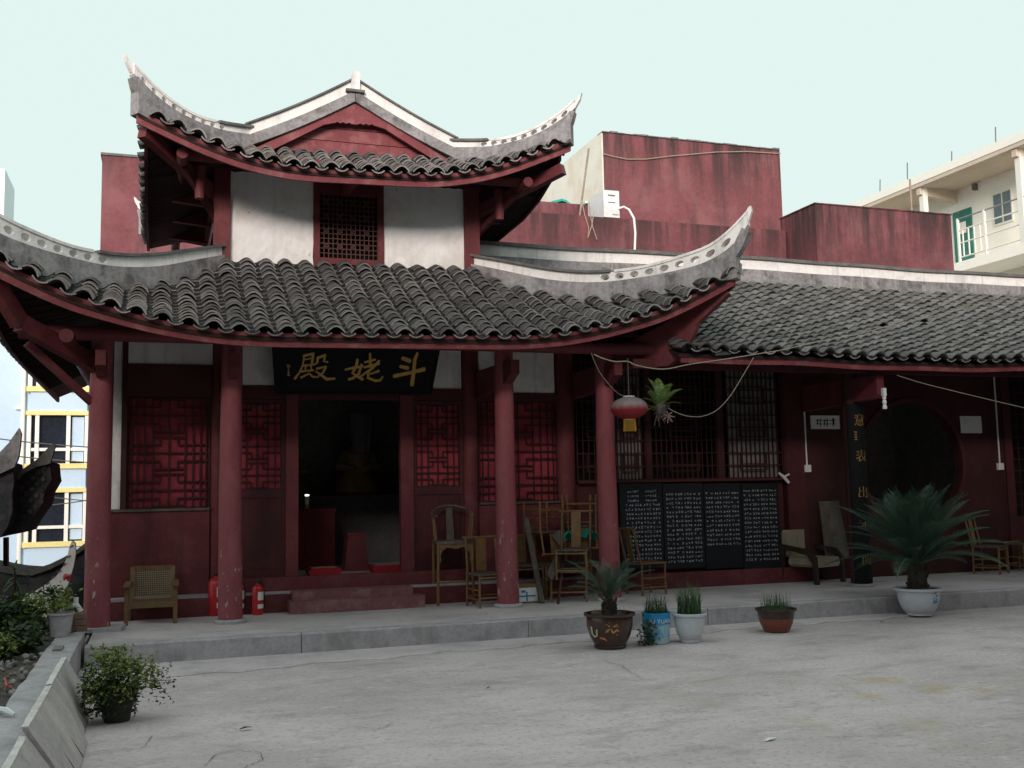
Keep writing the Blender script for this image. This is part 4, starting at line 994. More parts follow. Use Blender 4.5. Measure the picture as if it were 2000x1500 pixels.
# white apartments on the right: an open gallery running away from the viewer
ap = Thing('white_apartment_block', 'sunlit cream apartment block with an open gallery, railing and green door', 'building', (23, 14, 0), world=True)
AX, AW = 22.0, 23.3
def ax(px, py, X=AW): return at(px, py, X=X)
FZ, TZ = 8.05, 10.66
wl = rbox(ap, 'wall', (AW, 3, 0), (30, 34, 10.95), 'apartment_cream')
rbox(ap, 'gallery_slab', (AX, 3, FZ-.28), (AW, 34, FZ), 'apartment_cream'); rbox(ap, 'lower_gallery_slab', (AX, 3, 5.0), (AW, 34, 5.25), 'apartment_cream')
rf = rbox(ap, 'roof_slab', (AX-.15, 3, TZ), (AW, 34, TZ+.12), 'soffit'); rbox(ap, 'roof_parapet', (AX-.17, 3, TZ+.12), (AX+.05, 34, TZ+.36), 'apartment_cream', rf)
for y in (16.6, 12.6, 8.85, 5.0):
    rbox(ap, 'gallery_column', (AX, y-.09, FZ), (AX+.17, y+.09, TZ), 'rail_white')
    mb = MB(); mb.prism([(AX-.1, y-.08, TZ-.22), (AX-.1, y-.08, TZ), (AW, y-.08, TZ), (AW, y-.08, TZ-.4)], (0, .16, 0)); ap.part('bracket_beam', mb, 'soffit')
for z, r in ((9.32, .022), (8.98, .022), (8.60, .022), (8.18, .022)):
    mb = MB(); mb.tube([(AX+.05, 3.2, z), (AX+.05, 11.25, z)], r, 6); ap.part('rail', mb, 'grey_metal' if z > 9.2 else 'rail_white')
for y in (11.22, 10.2, 8.9, 7.4, 6.0):
    mb = MB(); mb.box((AX+.02, y-.03, FZ), (AX+.08, y+.03, 9.34)); ap.part('rail_post', mb, 'rail_white')
for i in range(5):
    y = 11.05-i*.22; mb = MB(); mb.box((AX+.035, y-.014, 8.2), (AX+.065, y+.014, 8.96)); ap.part('baluster', mb, 'rail_white')
d0, d1 = ax(1868, 500), ax(1904, 500)
o = rbox(ap, 'door', (AW-.05, min(d0.y, d1.y), FZ), (AW-.003, max(d0.y, d1.y), ax(1888, 408).z), 'door_green')
rbox(ap, 'door_panel', (AW-.07, lerp(d0.y, d1.y, .3), FZ+1.2), (AW-.051, lerp(d0.y, d1.y, .7), FZ+1.55), 'cream_render', o)
w0, w1 = ax(1943, 430), ax(1981, 430); zt_, zb_ = ax(1960, 372).z, ax(1960, 438).z
o = rbox(ap, 'window', (AW-.04, min(w0.y, w1.y), zb_), (AW-.003, max(w0.y, w1.y), zt_), 'rail_white')
for k in (0, 1):
    ya = lerp(w0.y, w1.y, .06+.48*k); yb = lerp(w0.y, w1.y, .46+.48*k); rbox(ap, 'pane', (AW-.05, min(ya, yb), zb_+.06), (AW-.041, max(ya, yb), zt_-.06), 'glass', o)
mb = MB(); mb.box((AW-.14, ax(1907, 360).y-.05, ax(1907, 372).z), (AW-.003, ax(1907, 360).y+.05, ax(1907, 360).z)); ap.part('wall_lamp', mb, 'wire')
mb = MB()
for y0, z0 in ((9.5, .5), (11.2, .35), (13.1, .6), (14.4, .45), (7.9, .4), (6.6, .5)): mb.tube([(AX-.05, y0, TZ+.36), (AX-.05+.05, y0+.02, TZ+.36+z0)], .018, 5)
ap.part('roof_rods', mb, 'wire', stuff=True)
a = at(1777, 350, X=21); mb = MB(); mb.tube([(21, a.y, a.z), (21, a.y, 6.8)], .03, 6); tag(link('antenna_mast', mb.mesh('antenna_mast', 'pole_bamboo')), 'thin upright rusty mast in front of the white apartments', 'pole')

# pale blue apartments far left
bb = Thing('blue_apartment_block', 'pale blue apartment block with yellow sills seen under the left eave', 'building', (-5, 27, -4), world=True)
YB = 25.0
def bp_(px, py, Y=YB): return at(px, py, Y=Y)
xl, xr = -14.0, bp_(176, 900).x
bw = rbox(bb, 'wall', (xl, YB, -4), (xr, 33, bp_(100, 588).z), 'pale_blue')
bx0, bx1 = bp_(58, 850).x, bp_(170, 850).x; per = bp_(100, 812).z-bp_(100, 962).z
zt0 = bp_(100, 812).z; hh = zt0-bp_(100, 906).z
for k in range(-1, 4):
    z1 = zt0-k*per; z0 = z1-hh
    if z1 > bp_(100, 588).z-.1: continue
    rbox(bb, 'trim', (bx0-.1, YB-.34, z1), (bx1+.05, YB-.001, z1+.14), 'yellow_trim', bw); rbox(bb, 'sill', (bx0-.1, YB-.36, z0-.17), (bx1+.05, YB-.001, z0), 'yellow_trim', bw)
    rbox(bb, 'spandrel', (bx0+.02, YB-.28, z0-per+hh+.14), (bx1, YB-.002, z0-.17), 'pale_blue', bw)
    fr = rbox(bb, 'window', (bx0, YB-.12, z0), (bx1, YB-.003, z1), 'glass_dark')
    for fx in (0, .14, .68, 1): x = lerp(bx0, bx1, fx); rbox(bb, 'frame_bar', (x-.06, YB-.30, z0), (x+.06, YB-.121, z1), 'rail_white', fr)
    rbox(bb, 'frame_bar', (bx0, YB-.25, z0+.42), (bx1, YB-.122, z0+.52), 'rail_white', fr)
    rbox(bb, 'curtain', (lerp(bx0, bx1, .74), YB-.16, z0+.05), (lerp(bx0, bx1, .95), YB-.123, z1-.05), 'pale_blue', fr)
x = bp_(46, 800).x; mb = MB(); mb.tube([(x, YB-.1, -4), (x, YB-.1, bp_(46, 600).z)], .07, 8); bb.part('drain_pipe', mb, 'rail_white')
mb = MB(); mb.box((bp_(30, 796).x, YB-.1, bp_(30, 797).z-.05), (x, YB-.02, bp_(30, 797).z+.03)); bb.part('ledge', mb, 'rail_white')
# far tower
t0 = at(-30, 330, Y=140); t1 = at(10, 330, Y=140)
ft = Thing('distant_tower', 'pale tower block faint on the skyline at the left edge', 'building', (t0.x, 140, -4), world=True)
pmat('hazy', (.86, .93, .95), .9, .03, .2, 2, 0)  # distance haze put into the wall colour
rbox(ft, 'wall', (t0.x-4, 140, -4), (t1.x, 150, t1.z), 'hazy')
mb = MB()
for k in range(14): mb.box((t0.x, 139.95, t1.z-2-k*3), (t1.x-.4, 139.99, t1.z-.9-k*3))
ft.part('window_band', mb, 'rail_white', stuff=True)

# gate pavilion roofs below the terrace on the left
pmat('dark_tile', (.045, .045, .05), .9, .4, 6, 30, .5, col2=(.10, .10, .10), c2scale=5)
def prof(nm, th, pts, Y, t, mat, par=None):
    mb = MB(); mb.prism([at(x, y, Y=Y) for x, y in pts], (0, t, 0)); return th.part(nm, mb, mat, par)
pv = Thing('pavilion_roof', 'dark tiled pavilion roof with two upturned corners under the left eave', 'roof', (-1.9, 3.2, -4), world=True)
rfp = prof('roof_corner', pv, ((20, 1045), (22, 990), (25, 945), (45, 918), (70, 905), (97, 900), (99, 925), (101, 936), (88, 958), (82, 985), (62, 1012), (46, 1040)), 3.0, 1.6, 'dark_tile')
prof('ridge', pv, ((26, 932), (50, 912), (75, 895), (92, 876), (102, 866), (109, 868), (104, 884), (98, 905), (70, 912), (45, 926), (25, 952)), 2.93, .14, 'ridge_cap', rfp)
r2 = prof('roof_corner', pv, ((-300, 1060), (-300, 925), (-60, 925), (0, 905), (22, 902), (28, 940), (24, 960), (24, 1000), (16, 1026), (0, 1050)), 2.5, 1.2, 'dark_tile')
prof('ridge', pv, ((-300, 915), (-60, 915), (-5, 888), (16, 866), (30, 846), (37, 836), (41, 846), (39, 872), (36, 892), (28, 912), (0, 925), (-60, 945), (-300, 945)), 2.42, .14, 'ridge_grey', r2)
mb = MB()
for i in range(5):
    for j in range(4): p = at(36+i*11+j*2, 1020-j*22-i*10, Y=2.97); mb.tube([p, p+Vector((.02, .3, .1))], .032, 6)
pv.part('eave_tiles', mb, 'tile', rfp, stuff=True)
prof('post', pv, ((6, 1050), (14, 1050), (14, 1400), (6, 1400)), 3.6, .2, 'dark_red')
pw = Thing('lower_gate_roof', 'gate roof with a white upturned ridge beside the leftmost red column', 'roof', (-1.4, 2.5, -4), world=True)
r3 = prof('roof', pw, ((-300, 1085), (-60, 1100), (0, 1112), (30, 1117), (62, 1119), (95, 1108), (120, 1096), (150, 1078), (172, 1060), (185, 1055), (185, 1330), (-300, 1330)), 3.2, 1.5, 'dark_tile')
prof('eave_line', pw, ((-300, 1080), (-60, 1095), (0, 1106), (30, 1112), (62, 1114), (95, 1103), (120, 1091), (150, 1073), (175, 1054), (178, 1062), (150, 1083), (120, 1101), (95, 1113), (62, 1124), (30, 1122), (0, 1117), (-60, 1106), (-300, 1091)), 3.12, .2, 'ridge_cap', r3)
r4 = prof('white_ridge', pw, ((20, 1192), (36, 1178), (60, 1160), (90, 1141), (110, 1125), (124, 1105), (132, 1085), (136, 1066), (141, 1056), (147, 1062), (148, 1082), (143, 1108), (135, 1136), (130, 1152), (124, 1190), (100, 1240), (30, 1240)), 2.6, .16, 'plaster_band')
for x, y in ((139, 1067), (134, 1087), (126, 1102), (116, 1116), (104, 1127), (93, 1139), (68, 1159)):
    mb = MB(); p = at(x, y, Y=2.59); mb.prism([p+Vector((.022*math.cos(t)+.008*math.sin(t), -.004, .014*math.sin(t)+.010*math.cos(t))) for t in [k*math.pi/4 for k in range(8)]], (0, .012, 0)); pw.part('ridge_slot', mb, 'wire', r4)
# overhead wires far left
for i, (a, b) in enumerate((((-20, 855), (200, 875)), ((-20, 885), (200, 905)), ((60, 990), (200, 972)), ((60, 965), (200, 980)))):
    mb = MB(); P = [at(lerp(a[0], b[0], k/6), lerp(a[1], b[1], k/6)+2*math.sin(math.pi*k/6), Y=9+i) for k in range(7)]; mb.tube(P, .012, 5)
    tag(link('overhead_wire', mb.mesh('overhead_wire', 'wire')), ('topmost', 'second', 'lowest', 'third')[i]+' of the four dark wires crossing in front of the blue building', 'wire', 'overhead wires')
# ================================================================== boards and tablets
# name board over the door, leaning forward
SY0, SY1 = .92, .62                                   # foot, head
bl, br = at(539, 768, Y=.90), at(841, 768, Y=.90); tl, tr = at(533, 676, Y=.66), at(858, 676, Y=.66)
sb = Thing('name_board', 'black temple name board with three gold brush characters over the open door', 'sign board', ((bl.x+br.x)/2, .9, bl.z), world=True)
n_ = (br-bl).cross(tl-bl).normalized()
mb = MB(); mb.prism([bl, br, tr, tl], -n_*.045); bo = sb.part('board', mb, 'black_lacquer')
mb = MB()
for a, b in ((bl, br), (br, tr), (tl, tr), (bl, tl)): mb.beam(a+n_*.004, b+n_*.004, .03, .02, n_)
sb.part('board_rim', mb, 'black_lacquer', bo)
def on_board(px, py, lift):
    d = ray(px, py); k = (bl-CAM).dot(n_)/d.dot(n_); return CAM+d*k+n_*(lift+.001)
S1 = lambda p: (540+p[0]/12.5, 680+p[1]/12.5); S2 = lambda p: (670+p[0]/11.11, 680+p[1]/11.11)
CH = [
 ('character', S1, 12.5, [([(660, 185), (900, 130)], 60), ([(898, 120), (880, 250), (860, 390)], 60), ([(680, 280), (860, 238)], 32), ([(672, 195), (645, 400), (565, 580), (445, 740)], [42, 40, 42, 62]),
   ([(650, 425), (930, 392)], 44), ([(722, 395), (695, 555)], 40), ([(840, 385), (850, 525)], 40), ([(592, 562), (900, 532)], 48), ([(790, 612), (690, 660), (595, 712)], [36, 46, 58]), ([(800, 612), (880, 690), (1010, 700)], [40, 50, 36]),
   ([(1005, 225), (992, 330), (955, 385)], [60, 52, 40]), ([(1000, 228), (1190, 162)], 58), ([(1182, 150), (1155, 320), (1240, 330)], [58, 46, 56]), ([(980, 492), (1210, 442)], 52), ([(1205, 440), (1130, 590), (1000, 692)], [56, 50, 38]),
   ([(955, 560), (1080, 640), (1220, 748), (1420, 730)], [44, 58, 76, 52])]),
 ('character', S2, 11.11, [([(312, 240), (282, 400), (205, 540), (300, 600), (425, 675)], [60, 58, 60, 56, 66]), ([(402, 350), (335, 560), (210, 650), (115, 672)], [56, 56, 56, 60]), ([(45, 462), (230, 420), (425, 388)], [44, 62, 48]),
   ([(582, 110), (592, 400)], [48, 66]), ([(470, 302), (695, 240)], 48), ([(455, 412), (780, 330)], 54), ([(782, 268), (645, 420), (385, 602)], [50, 56, 40]), ([(772, 490), (590, 552)], [54, 40]), ([(552, 480), (540, 640), (700, 702), (800, 690), (862, 610)], [52, 62, 58, 54, 30])]),
 ('character', S2, 11.11, [([(1290, 215), (1450, 275)], [84, 96]), ([(1240, 392), (1410, 432)], [66, 84]), ([(1105, 602), (1500, 520), (1765, 450)], [84, 70, 92]), ([(1612, 100), (1552, 250), (1530, 500), (1490, 800)], [56, 76, 76, 84])]),
 ('inscription', S1, 12.5, [([(255, 405), (330, 430)], 24), ([(262, 450), (318, 470)], 18), ([(292, 500), (288, 560)], 26), ([(270, 590), (320, 585)], 20), ([(290, 600), (292, 665)], 26), ([(260, 660), (325, 655)], 18)])]
for nm, S, sc, strokes in CH:
    mb = MB()
    for i, (pts, w) in enumerate(strokes):
        lf = .008+.0007*i
        stroke(mb, [S(p) for p in pts], [q/sc for q in w] if isinstance(w, list) else w/sc, lambda x, y, l, lf=lf: on_board(x, y, l*lf/.008), .008)
    sb.part(nm, mb, 'gold', bo)

# black stone tablets with rows of carved names
rt = random.Random(5)
def glyph(mb, x, z, y, s):
    for _ in range(rt.randint(3, 5)):
        if rt.random() < .5: a = rt.uniform(-.45, .45)*s; mb.box((x-s*.42, y-.0015, z+a-.045*s), (x+s*.42*rt.uniform(.4, 1), y, z+a+.055*s))
        else: a = rt.uniform(-.4, .4)*s; mb.box((x+a-.045*s, y-.0016, z-s*.42), (x+a+.06*s, y, z+s*.42*rt.uniform(.3, 1)))
TY = YV-.07
for i, (pa, pb, c0, c1, r0, r1, lab) in enumerate(((1212, 1296, 1222, 1292, 960, 1100, 'leftmost black stone name tablet, partly behind the bamboo chair'), (1297, 1376, 1301, 1372, 965, 1096, 'second black stone name tablet from the left'),
        (1377, 1450, 1379, 1446, 963, 1062, 'third black stone name tablet, blank in its lower part'), (1451, 1524, 1453, 1520, 958, 1092, 'rightmost black stone name tablet next to the red door post'))):
    x0, x1 = vp(pa, 1030, TY).x, vp(pb, 1030, TY).x; zb, zt2 = vp((pa+pb)/2, 1110, TY).z, vp((pa+pb)/2, 944, TY).z
    t = Thing('name_tablet', lab, 'stone tablet', ((x0+x1)/2, TY, zb), group='carved name tablets', world=True)
    mb = MB(); mb.box((x0, TY, zb), (x1-.006, TY+.06, zt2)); sl_ = t.part('slab', mb, 'black_stone')
    mb = MB(); rows = int((r1-r0)/8.6); cx0, cx1 = vp(c0, 1030, TY).x, vp(c1, 1030, TY).x; za, zc = vp((pa+pb)/2, r0, TY).z, vp((pa+pb)/2, r1, TY).z
    for r in range(rows+1):
        z = lerp(za, zc, r/rows)
        if i == 0 and r < 3:
            for c in range(2):
                for k in range(5): glyph(mb, lerp(cx0, cx1, .10+.5*c+.065*k), z, TY-.002, .034)
            continue
        for c in range(4):
            xc_ = lerp(cx0, cx1, (c+.5)/4)
            for k in range(3):
                if k == 1 and rt.random() < .12: continue
                glyph(mb, xc_+(k-1)*.043, z, TY-.002, .036)
    t.part('carved_names', mb, 'inscribed', sl_, stuff=True)
# couplet board curved round the column
pmat('old_gold', (.32, .19, .05), .6, .3, 12, 50, .1)
cp = Thing('couplet_board', 'tall narrow black couplet board with gold characters on the wing column', 'couplet', (CX, -.15, ZP+.2))
R_ = .168; mb = MB(); g = []
for j in range(2):
    z = (-.14, vp(1680, 790, 0).z-ZP-.2)[j]; g.append([(R_*math.sin(a), .15-R_*math.cos(a), z) for a in [math.radians(lerp(-62, 62, k/12)) for k in range(13)]])
mb.slab(g, (0, .012, 0)); cb = cp.part('board', mb, 'black_lacquer', smooth=True)
zc_ = lambda py: at(1682, py, Y=-.17).z-ZP-.2
for chh, py, s in (('意', 822, .18), ('表', 892, .18), ('出', 963, .18), ('不', 1028, .17), ('而', 1094, .17)):
    t = text_mb(chh, s); mb = MB(); zz = zc_(py)
    vs = [((R_+.006)*math.sin(v[0]/R_), .15-(R_+.006)*math.cos(v[0]/R_), zz+v[1]) for v in t.v]
    vs2 = [((R_+.001)*math.sin(v[0]/R_), .15-(R_+.001)*math.cos(v[0]/R_), zz+v[1]) for v in t.v]
    mb.add(vs, t.f); cp.part('character', mb, 'old_gold', cb)
mb = MB()
for k in range(4): mb.box((-.10+.004*(k % 2), -.022, zc_(845)-.035*k), (-.06, -.016, zc_(845)-.035*k+.018))
cp.part('inscription', mb, 'old_gold', cb)
# small plaque, notice, switches, valve
a, b = vp(1583, 838), vp(1637, 812)
pq = Thing('wall_plaque', 'small white plaque with three black characters on the red wall', 'plaque', ((a.x+b.x)/2, YV, a.z), world=True)
mb = MB(); mb.box((a.x, YV-.03, a.z), (b.x, YV-.004, b.z)); o = pq.part('plate', mb, 'white_paint')
mb = MB(); random.seed(4)
for k in range(3):
    cx_ = lerp(a.x, b.x, .26+.24*k); cz_ = (a.z+b.z)/2; s = .075
    for q in range(5):
        if q % 2: mb.box((cx_-s*.7, YV-.033, cz_+(q-2)*.028-.005), (cx_+s*.7, YV-.0301, cz_+(q-2)*.028+.006))
        else: xx = cx_+random.uniform(-.035, .035); mb.box((xx-.006, YV-.0335, cz_-s*random.uniform(.4, 1)), (xx+.007, YV-.0302, cz_+s*random.uniform(.4, 1)))
pq.part('lettering', mb, 'black_ink', o)
a, b = vp(1876, 846), vp(1915, 813)
nt_ = Thing('paper_notice', 'pale square paper notice on the wall right of the moon gate', 'notice', ((a.x+b.x)/2, YV, a.z), world=True)
mb = MB(); g = [[(lerp(a.x, b.x, i/4), YV-.012-.004*math.sin(i*1.5+j), lerp(a.z, b.z, j/4)) for i in range(5)] for j in range(5)]; mb.slab(g, (0, .004, 0)); o = nt_.part('sheet', mb, 'grey_paper' if False else 'white_paint')
mb = MB()
for k in range(4): mb.box((lerp(a.x, b.x, .12), YV-.0195, lerp(a.z, b.z, .82-.09*k)), (lerp(a.x, b.x, .3+.1*(k % 3)), YV-.018, lerp(a.z, b.z, .84-.09*k)))
nt_.part('lettering', mb, 'inscribed', o)
for (bx_, by_, top, lab) in ((1577, 915, 800, 'white wall switch with its conduit left of the plaque'), (1954, 911, 700, 'white wall switch with its conduit right of the moon gate')):
    p = vp(bx_, by_, YV-.03); q = vp(bx_-4, top, YV-.03)
    t = Thing('wall_switch', lab, 'switch', (p.x, YV, p.z), group='wall switches')
    mb = MB(); mb.box((-.055, -.05, -.055), (.055, -.001, .055)); o = t.part('switch_box', mb, 'white_paint')
    mb = MB(); mb.box((-.03, -.06, -.03), (.0, -.05, .03)); t.part('rocker', mb, 'white_paint', o)
    mb = MB(); mb.tube([(0, -.02, .055), (0, -.02, q.z-p.z)], .013, 6); t.part('conduit', mb, 'white_paint')
p = vp(1533, 934, YV-.08)
mb = MB(); mb.tube([p+Vector((-.10, 0, .08)), p+Vector((-.02, 0, .02)), p+Vector((.06, -.01, -.07))], [.018, .026, .022], 8); mb.tube([p+Vector((-.02, 0, .02)), p+Vector((.07, -.02, .06))], .015, 8)
tag(link('white_pipe_fitting', mb.mesh('white_pipe_fitting', 'white_paint', True)), 'small white plastic pipe elbow on the red post right of the tablets', 'pipe')
# insulators hung from the beam end
p = Vector((CX+.02, -.70, 2.86))
mb = MB(); mb.lathe([(.0, .02), (.025, .02), (.028, -.02), (.018, -.03), (.03, -.05), (.03, -.085), (.018, -.095), (.032, -.12), (.032, -.16), (.0, -.165)], 12, p); mb.box((p.x-.03, p.y-.03, p.z+.02), (p.x+.02, p.y+.02, p.z+.13))
tag(link('insulator', mb.mesh('insulator', 'white_paint', True)), 'white ceramic insulator hanging from the beam end above the couplet', 'insulator')

# ================================================================== lantern, fern, ropes
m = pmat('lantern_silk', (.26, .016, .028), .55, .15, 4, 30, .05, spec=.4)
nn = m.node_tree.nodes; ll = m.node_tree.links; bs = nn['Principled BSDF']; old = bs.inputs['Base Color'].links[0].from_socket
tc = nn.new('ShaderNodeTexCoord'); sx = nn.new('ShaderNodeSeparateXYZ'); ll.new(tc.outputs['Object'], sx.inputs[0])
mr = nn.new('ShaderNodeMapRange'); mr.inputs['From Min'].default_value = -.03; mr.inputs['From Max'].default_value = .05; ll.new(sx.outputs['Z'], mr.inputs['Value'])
mxn = nn.new('ShaderNodeMix'); mxn.data_type = 'RGBA'; mxn.inputs['B'].default_value = (.24, .20, .20, 1); ll.new(old, mxn.inputs['A']); ll.new(mr.outputs[0], mxn.inputs['Factor']); ll.new(mxn.outputs['Result'], bs.inputs['Base Color'])   # faded, dusty crown with sky sheen painted into its colour
LY = -.80; lc = at(1229, 797, Y=LY)
ln = Thing('red_lantern', 'round red lantern with a faded dusty top, sky sheen painted in, and a gold fringe by the right column', 'lantern', lc)
W_ = (at(1265, 797, Y=LY).x-at(1193, 797, Y=LY).x)/2*.90; Hh = W_*.62
mb = MB(); NR = 32; vs = []; fs = []
for j in range(13):
    t = lerp(-1.35, 1.35, j/12)
    for k in range(NR*2):
        a = math.pi*k/NR; rr = W_*math.cos(t)*(1+(.035 if k % 4 == 0 else 0)); vs.append((rr*math.cos(a), rr*math.sin(a), Hh*math.sin(t)))
for j in range(12):
    for k in range(NR*2): q = (k+1) % (NR*2); fs.append((j*NR*2+k, j*NR*2+q, (j+1)*NR*2+q, (j+1)*NR*2+k))
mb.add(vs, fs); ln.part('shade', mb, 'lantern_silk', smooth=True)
mb = MB(); mb.lathe([(.06, Hh*.96), (.075, Hh*.98), (.075, Hh*1.06), (.05, Hh*1.08)], 20); ln.part('top_ring', mb, 'plaster_band', smooth=True)
mb = MB(); mb.lathe([(.05, -Hh*1.1), (.08, -Hh*1.08), (.08, -Hh*.98), (.06, -Hh*.95)], 20); ln.part('bottom_ring', mb, 'gold', smooth=True)
mb = MB()
for k in range(30): a = 2*math.pi*k/30; mb.beam((.072*math.cos(a), .072*math.sin(a), -Hh*1.1), (.078*math.cos(a), .078*math.sin(a), -Hh*1.1-.135), .009, .004)
ln.part('fringe', mb, 'gold', stuff=True)
mb = MB(); mb.tube([(0, 0, Hh), (0, 0, 3.30-lc.z)], .004, 5); ln.part('hanger', mb, 'wire')
pmat('fern_green', (.15, .23, .06), .5, .3, 8, 40, 0, rnd=.35, spec=.4, trans=.25)
pmat('cycad_green', (.040, .078, .052), .45, .3, 5, 40, 0, rnd=.3, spec=.45, trans=.12)
pmat('chive_green', (.055, .115, .045), .5, .25, 8, 40, 0, rnd=.3, spec=.4, trans=.2)
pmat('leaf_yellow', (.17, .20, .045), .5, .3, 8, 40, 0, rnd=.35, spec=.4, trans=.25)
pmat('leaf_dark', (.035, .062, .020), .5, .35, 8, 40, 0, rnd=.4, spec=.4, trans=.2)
pmat('bark', (.045, .034, .026), .9, .4, 12, 50, .8)
pmat('dry_root', (.12, .10, .09), .9, .3, 8, 40, .2)
def frond(L, n, lw, ll_, droop, rise, fwd=.9, seed=0, vee=.35):
    """rachis curving up then over along +y, with paired leaflets"""
    rr = random.Random(seed); mb = MB(); P = []
    for i in range(n+1):
        t = i/n; P.append(Vector((.03*L*math.sin(t*2+seed), L*t*(1-.12*t), L*(rise*t-droop*t*t))))
    mb.tube(P[::max(1, n//8)]+[P[-1]], [lerp(.011, .003, k/(len(P[::max(1, n//8)]))) * (L/1.0)**.5 for k in range(len(P[::max(1, n//8)])+1)], 5)
    for i in range(2, n+1):
        t = i/n; d = (P[i]-P[i-1]).normalized(); side = d.cross(Vector((0, 0, 1))).normalized(); upv = side.cross(d)
        env = math.sin(math.pi*min(1, .12+t*.93))**.6
        for s in (-1, 1):
            l = ll_*env*rr.uniform(.85, 1.1); dirv = (side*s+d*fwd+upv*(vee+rr.uniform(-.08, .08))).normalized(); w = d*lw
            a = P[i]; m_ = a+dirv*l*.55+Vector((0, 0, -.03*l)); e = a+dirv*l+Vector((0, 0, -.14*l))
            mb.add([a-w*.35, a+w*.35, m_+w*.5, m_-w*.5, e], [(0, 1, 2, 3), (3, 2, 4)])
    return mb
def fern(loc):
    t = Thing('hanging_fern', 'green fern in a clump of roots hung beside the red lantern', 'plant', loc)
    mes = [frond(.46, 21, .016, .085, .45, .65, .25, s, .1).mesh('frond', 'fern_green') for s in (1, 2, 3)]
    rr = random.Random(9)
    for i, (rz, rx, sc) in enumerate(((0.5, .9, .95), (1.2, .75, .75), (-1.0, .55, 1.05), (-1.35, .35, 1.0), (-.6, .95, .8), (1.5, .1, .7), (2.2, .3, .8), (-2.2, .4, .8), (3.0, .6, .7), (1.45, -.45, 1.0), (1.8, -.6, .75), (-1.6, -.1, .7), (.1, .5, .8), (-.3, 1.1, .9))):
        o = link('frond', mes[i % 3], t.o); o.rotation_euler = Euler((rx, 0, rz)); o.scale = (sc*1.05,)*3; o.location = (0, 0, .02)
    mb = MB()
    for k in range(34):
        a = rr.uniform(0, 6.28); r = rr.uniform(0, .06); z = rr.uniform(-.1, .1); p = Vector((r*math.cos(a), r*math.sin(a), z)); mb.tube([p, p+Vector((rr.uniform(-.07, .07), rr.uniform(-.07, .07), rr.uniform(-.06, .05))), p+Vector((rr.uniform(-.1, .1), rr.uniform(-.1, .1), rr.uniform(-.16, .0)))], .006, 4)
    mb.lathe([(.0, -.09), (.05, -.07), (.07, 0), (.05, .06), (0, .08)], 10); t.part('root_clump', mb, 'dry_root', stuff=True)
    mb = MB()
    for k in range(7): a = k*.9; mb.tube([(.07, -.06, -.10), (.07+.05*math.cos(a), -.07, -.11+.05*math.sin(a)), (.07+.085*math.cos(a), -.08, -.12+.08*math.sin(a))], [.010, .008, .004], 5)
    pmat('pink_root', (.30, .19, .19), .7, .2, 8, 40, .1); t.part('pink_roots', mb, 'pink_root', stuff=True)
fern(at(1290, 797, Y=-.85))
def rope(pts, lab, r=.009, grp='ropes strung below the eaves'):
    P = [at(x, y, Y=Y) for x, y, Y in pts]; Q = []
    for i in range(len(P)-1):
        p0, p1, p2, p3 = P[max(i-1, 0)], P[i], P[i+1], P[min(i+2, len(P)-1)]
        for k in range(5):
            t = k/5; Q.append(.5*((2*p1)+(p2-p0)*t+(2*p0-5*p1+4*p2-p3)*t*t+(3*p1-p0-3*p2+p3)*t**3))
    Q.append(P[-1]); mb = MB(); mb.tube(Q, r*.68, 6); tag(link('rope', mb.mesh('rope', 'rope', True)), lab, 'rope', grp)
rope(((1155, 690, -1.12), (1170, 725, -1.0), (1195, 757, -.9), (1212, 771, -.82), (1229, 775, -.80)), 'thin cord running from the eave down to the top of the red lantern', .006)
rope(((1305, 797, -.85), (1322, 806, -.9), (1345, 813, -.95), (1372, 813, -1.0), (1400, 801, -1.0), (1425, 775, -1.0), (1450, 735, -1.0), (1472, 698, -1.0)), 'slack cord looping from the hanging fern up to the wing eave', .007)
rope(((1160, 692, -1.12), (1175, 699, -1.12), (1200, 706, -1.12), (1226, 706, -1.12), (1245, 714, -1.12), (1295, 721, -1.12), (1350, 711, -1.12), (1420, 701, -1.15), (1475, 692, -1.2), (1530, 683, -1.25), (1600, 667, -1.3), (1675, 653, -1.35), (1740, 636, -1.4), (1830, 616, -1.45), (1930, 591, -1.5), (2040, 565, -1.55)), 'long knotted rope crossing in front of the wing roof to the right', .010)
rope(((1752, 733, -.9), (1800, 748, -.95), (1860, 763, -1.0), (1930, 780, -1.05), (2040, 806, -1.1)), 'brown cord sloping down to the right under the wing eave', .007)

# ================================================================== pots and plants
pmat('glaze_brown', (.055, .026, .020), .25, .35, 5, 30, .05, spec=.55, col2=(.10, .04, .02), c2scale=2.5)
pmat('dark_pot', (.035, .032, .03), .7, .3, 6, 30, .2)
pmat('glaze_amber', (.42, .17, .03), .3, .3, 8, 30, 0, spec=.5)
pmat('glaze_cream', (.55, .50, .36), .3, .15, 8, 30, 0, spec=.5)
pmat('glaze_white', (.60, .62, .66), .35, .06, 3, 20, .05, spec=.5, col2=(.50, .50, .48), c2amt=.5, c2scale=3)
pmat('terracotta', (.20, .055, .030), .45, .25, 4, 30, .1, spec=.4, col2=(.12, .04, .03), c2scale=3)
pmat('bucket_blue', (.02, .28, .58), .4, .12, 4, 30, .05, spec=.5)
pmat('bucket_worn', (.42, .56, .66), .6, .15, 4, 30, .15, col2=(.06, .36, .60), c2amt=.9, c2scale=5, streak=(.30, .22, .16), streakamt=.5)
pmat('blue_print', (.05, .22, .45), .5, .2, 8, 30, 0)
def pot(t, prof, mat, n=36, par=None, nm='pot'):
    mb = MB(); mb.lathe(prof, n); return t.part(nm, mb, mat, par, smooth=50)
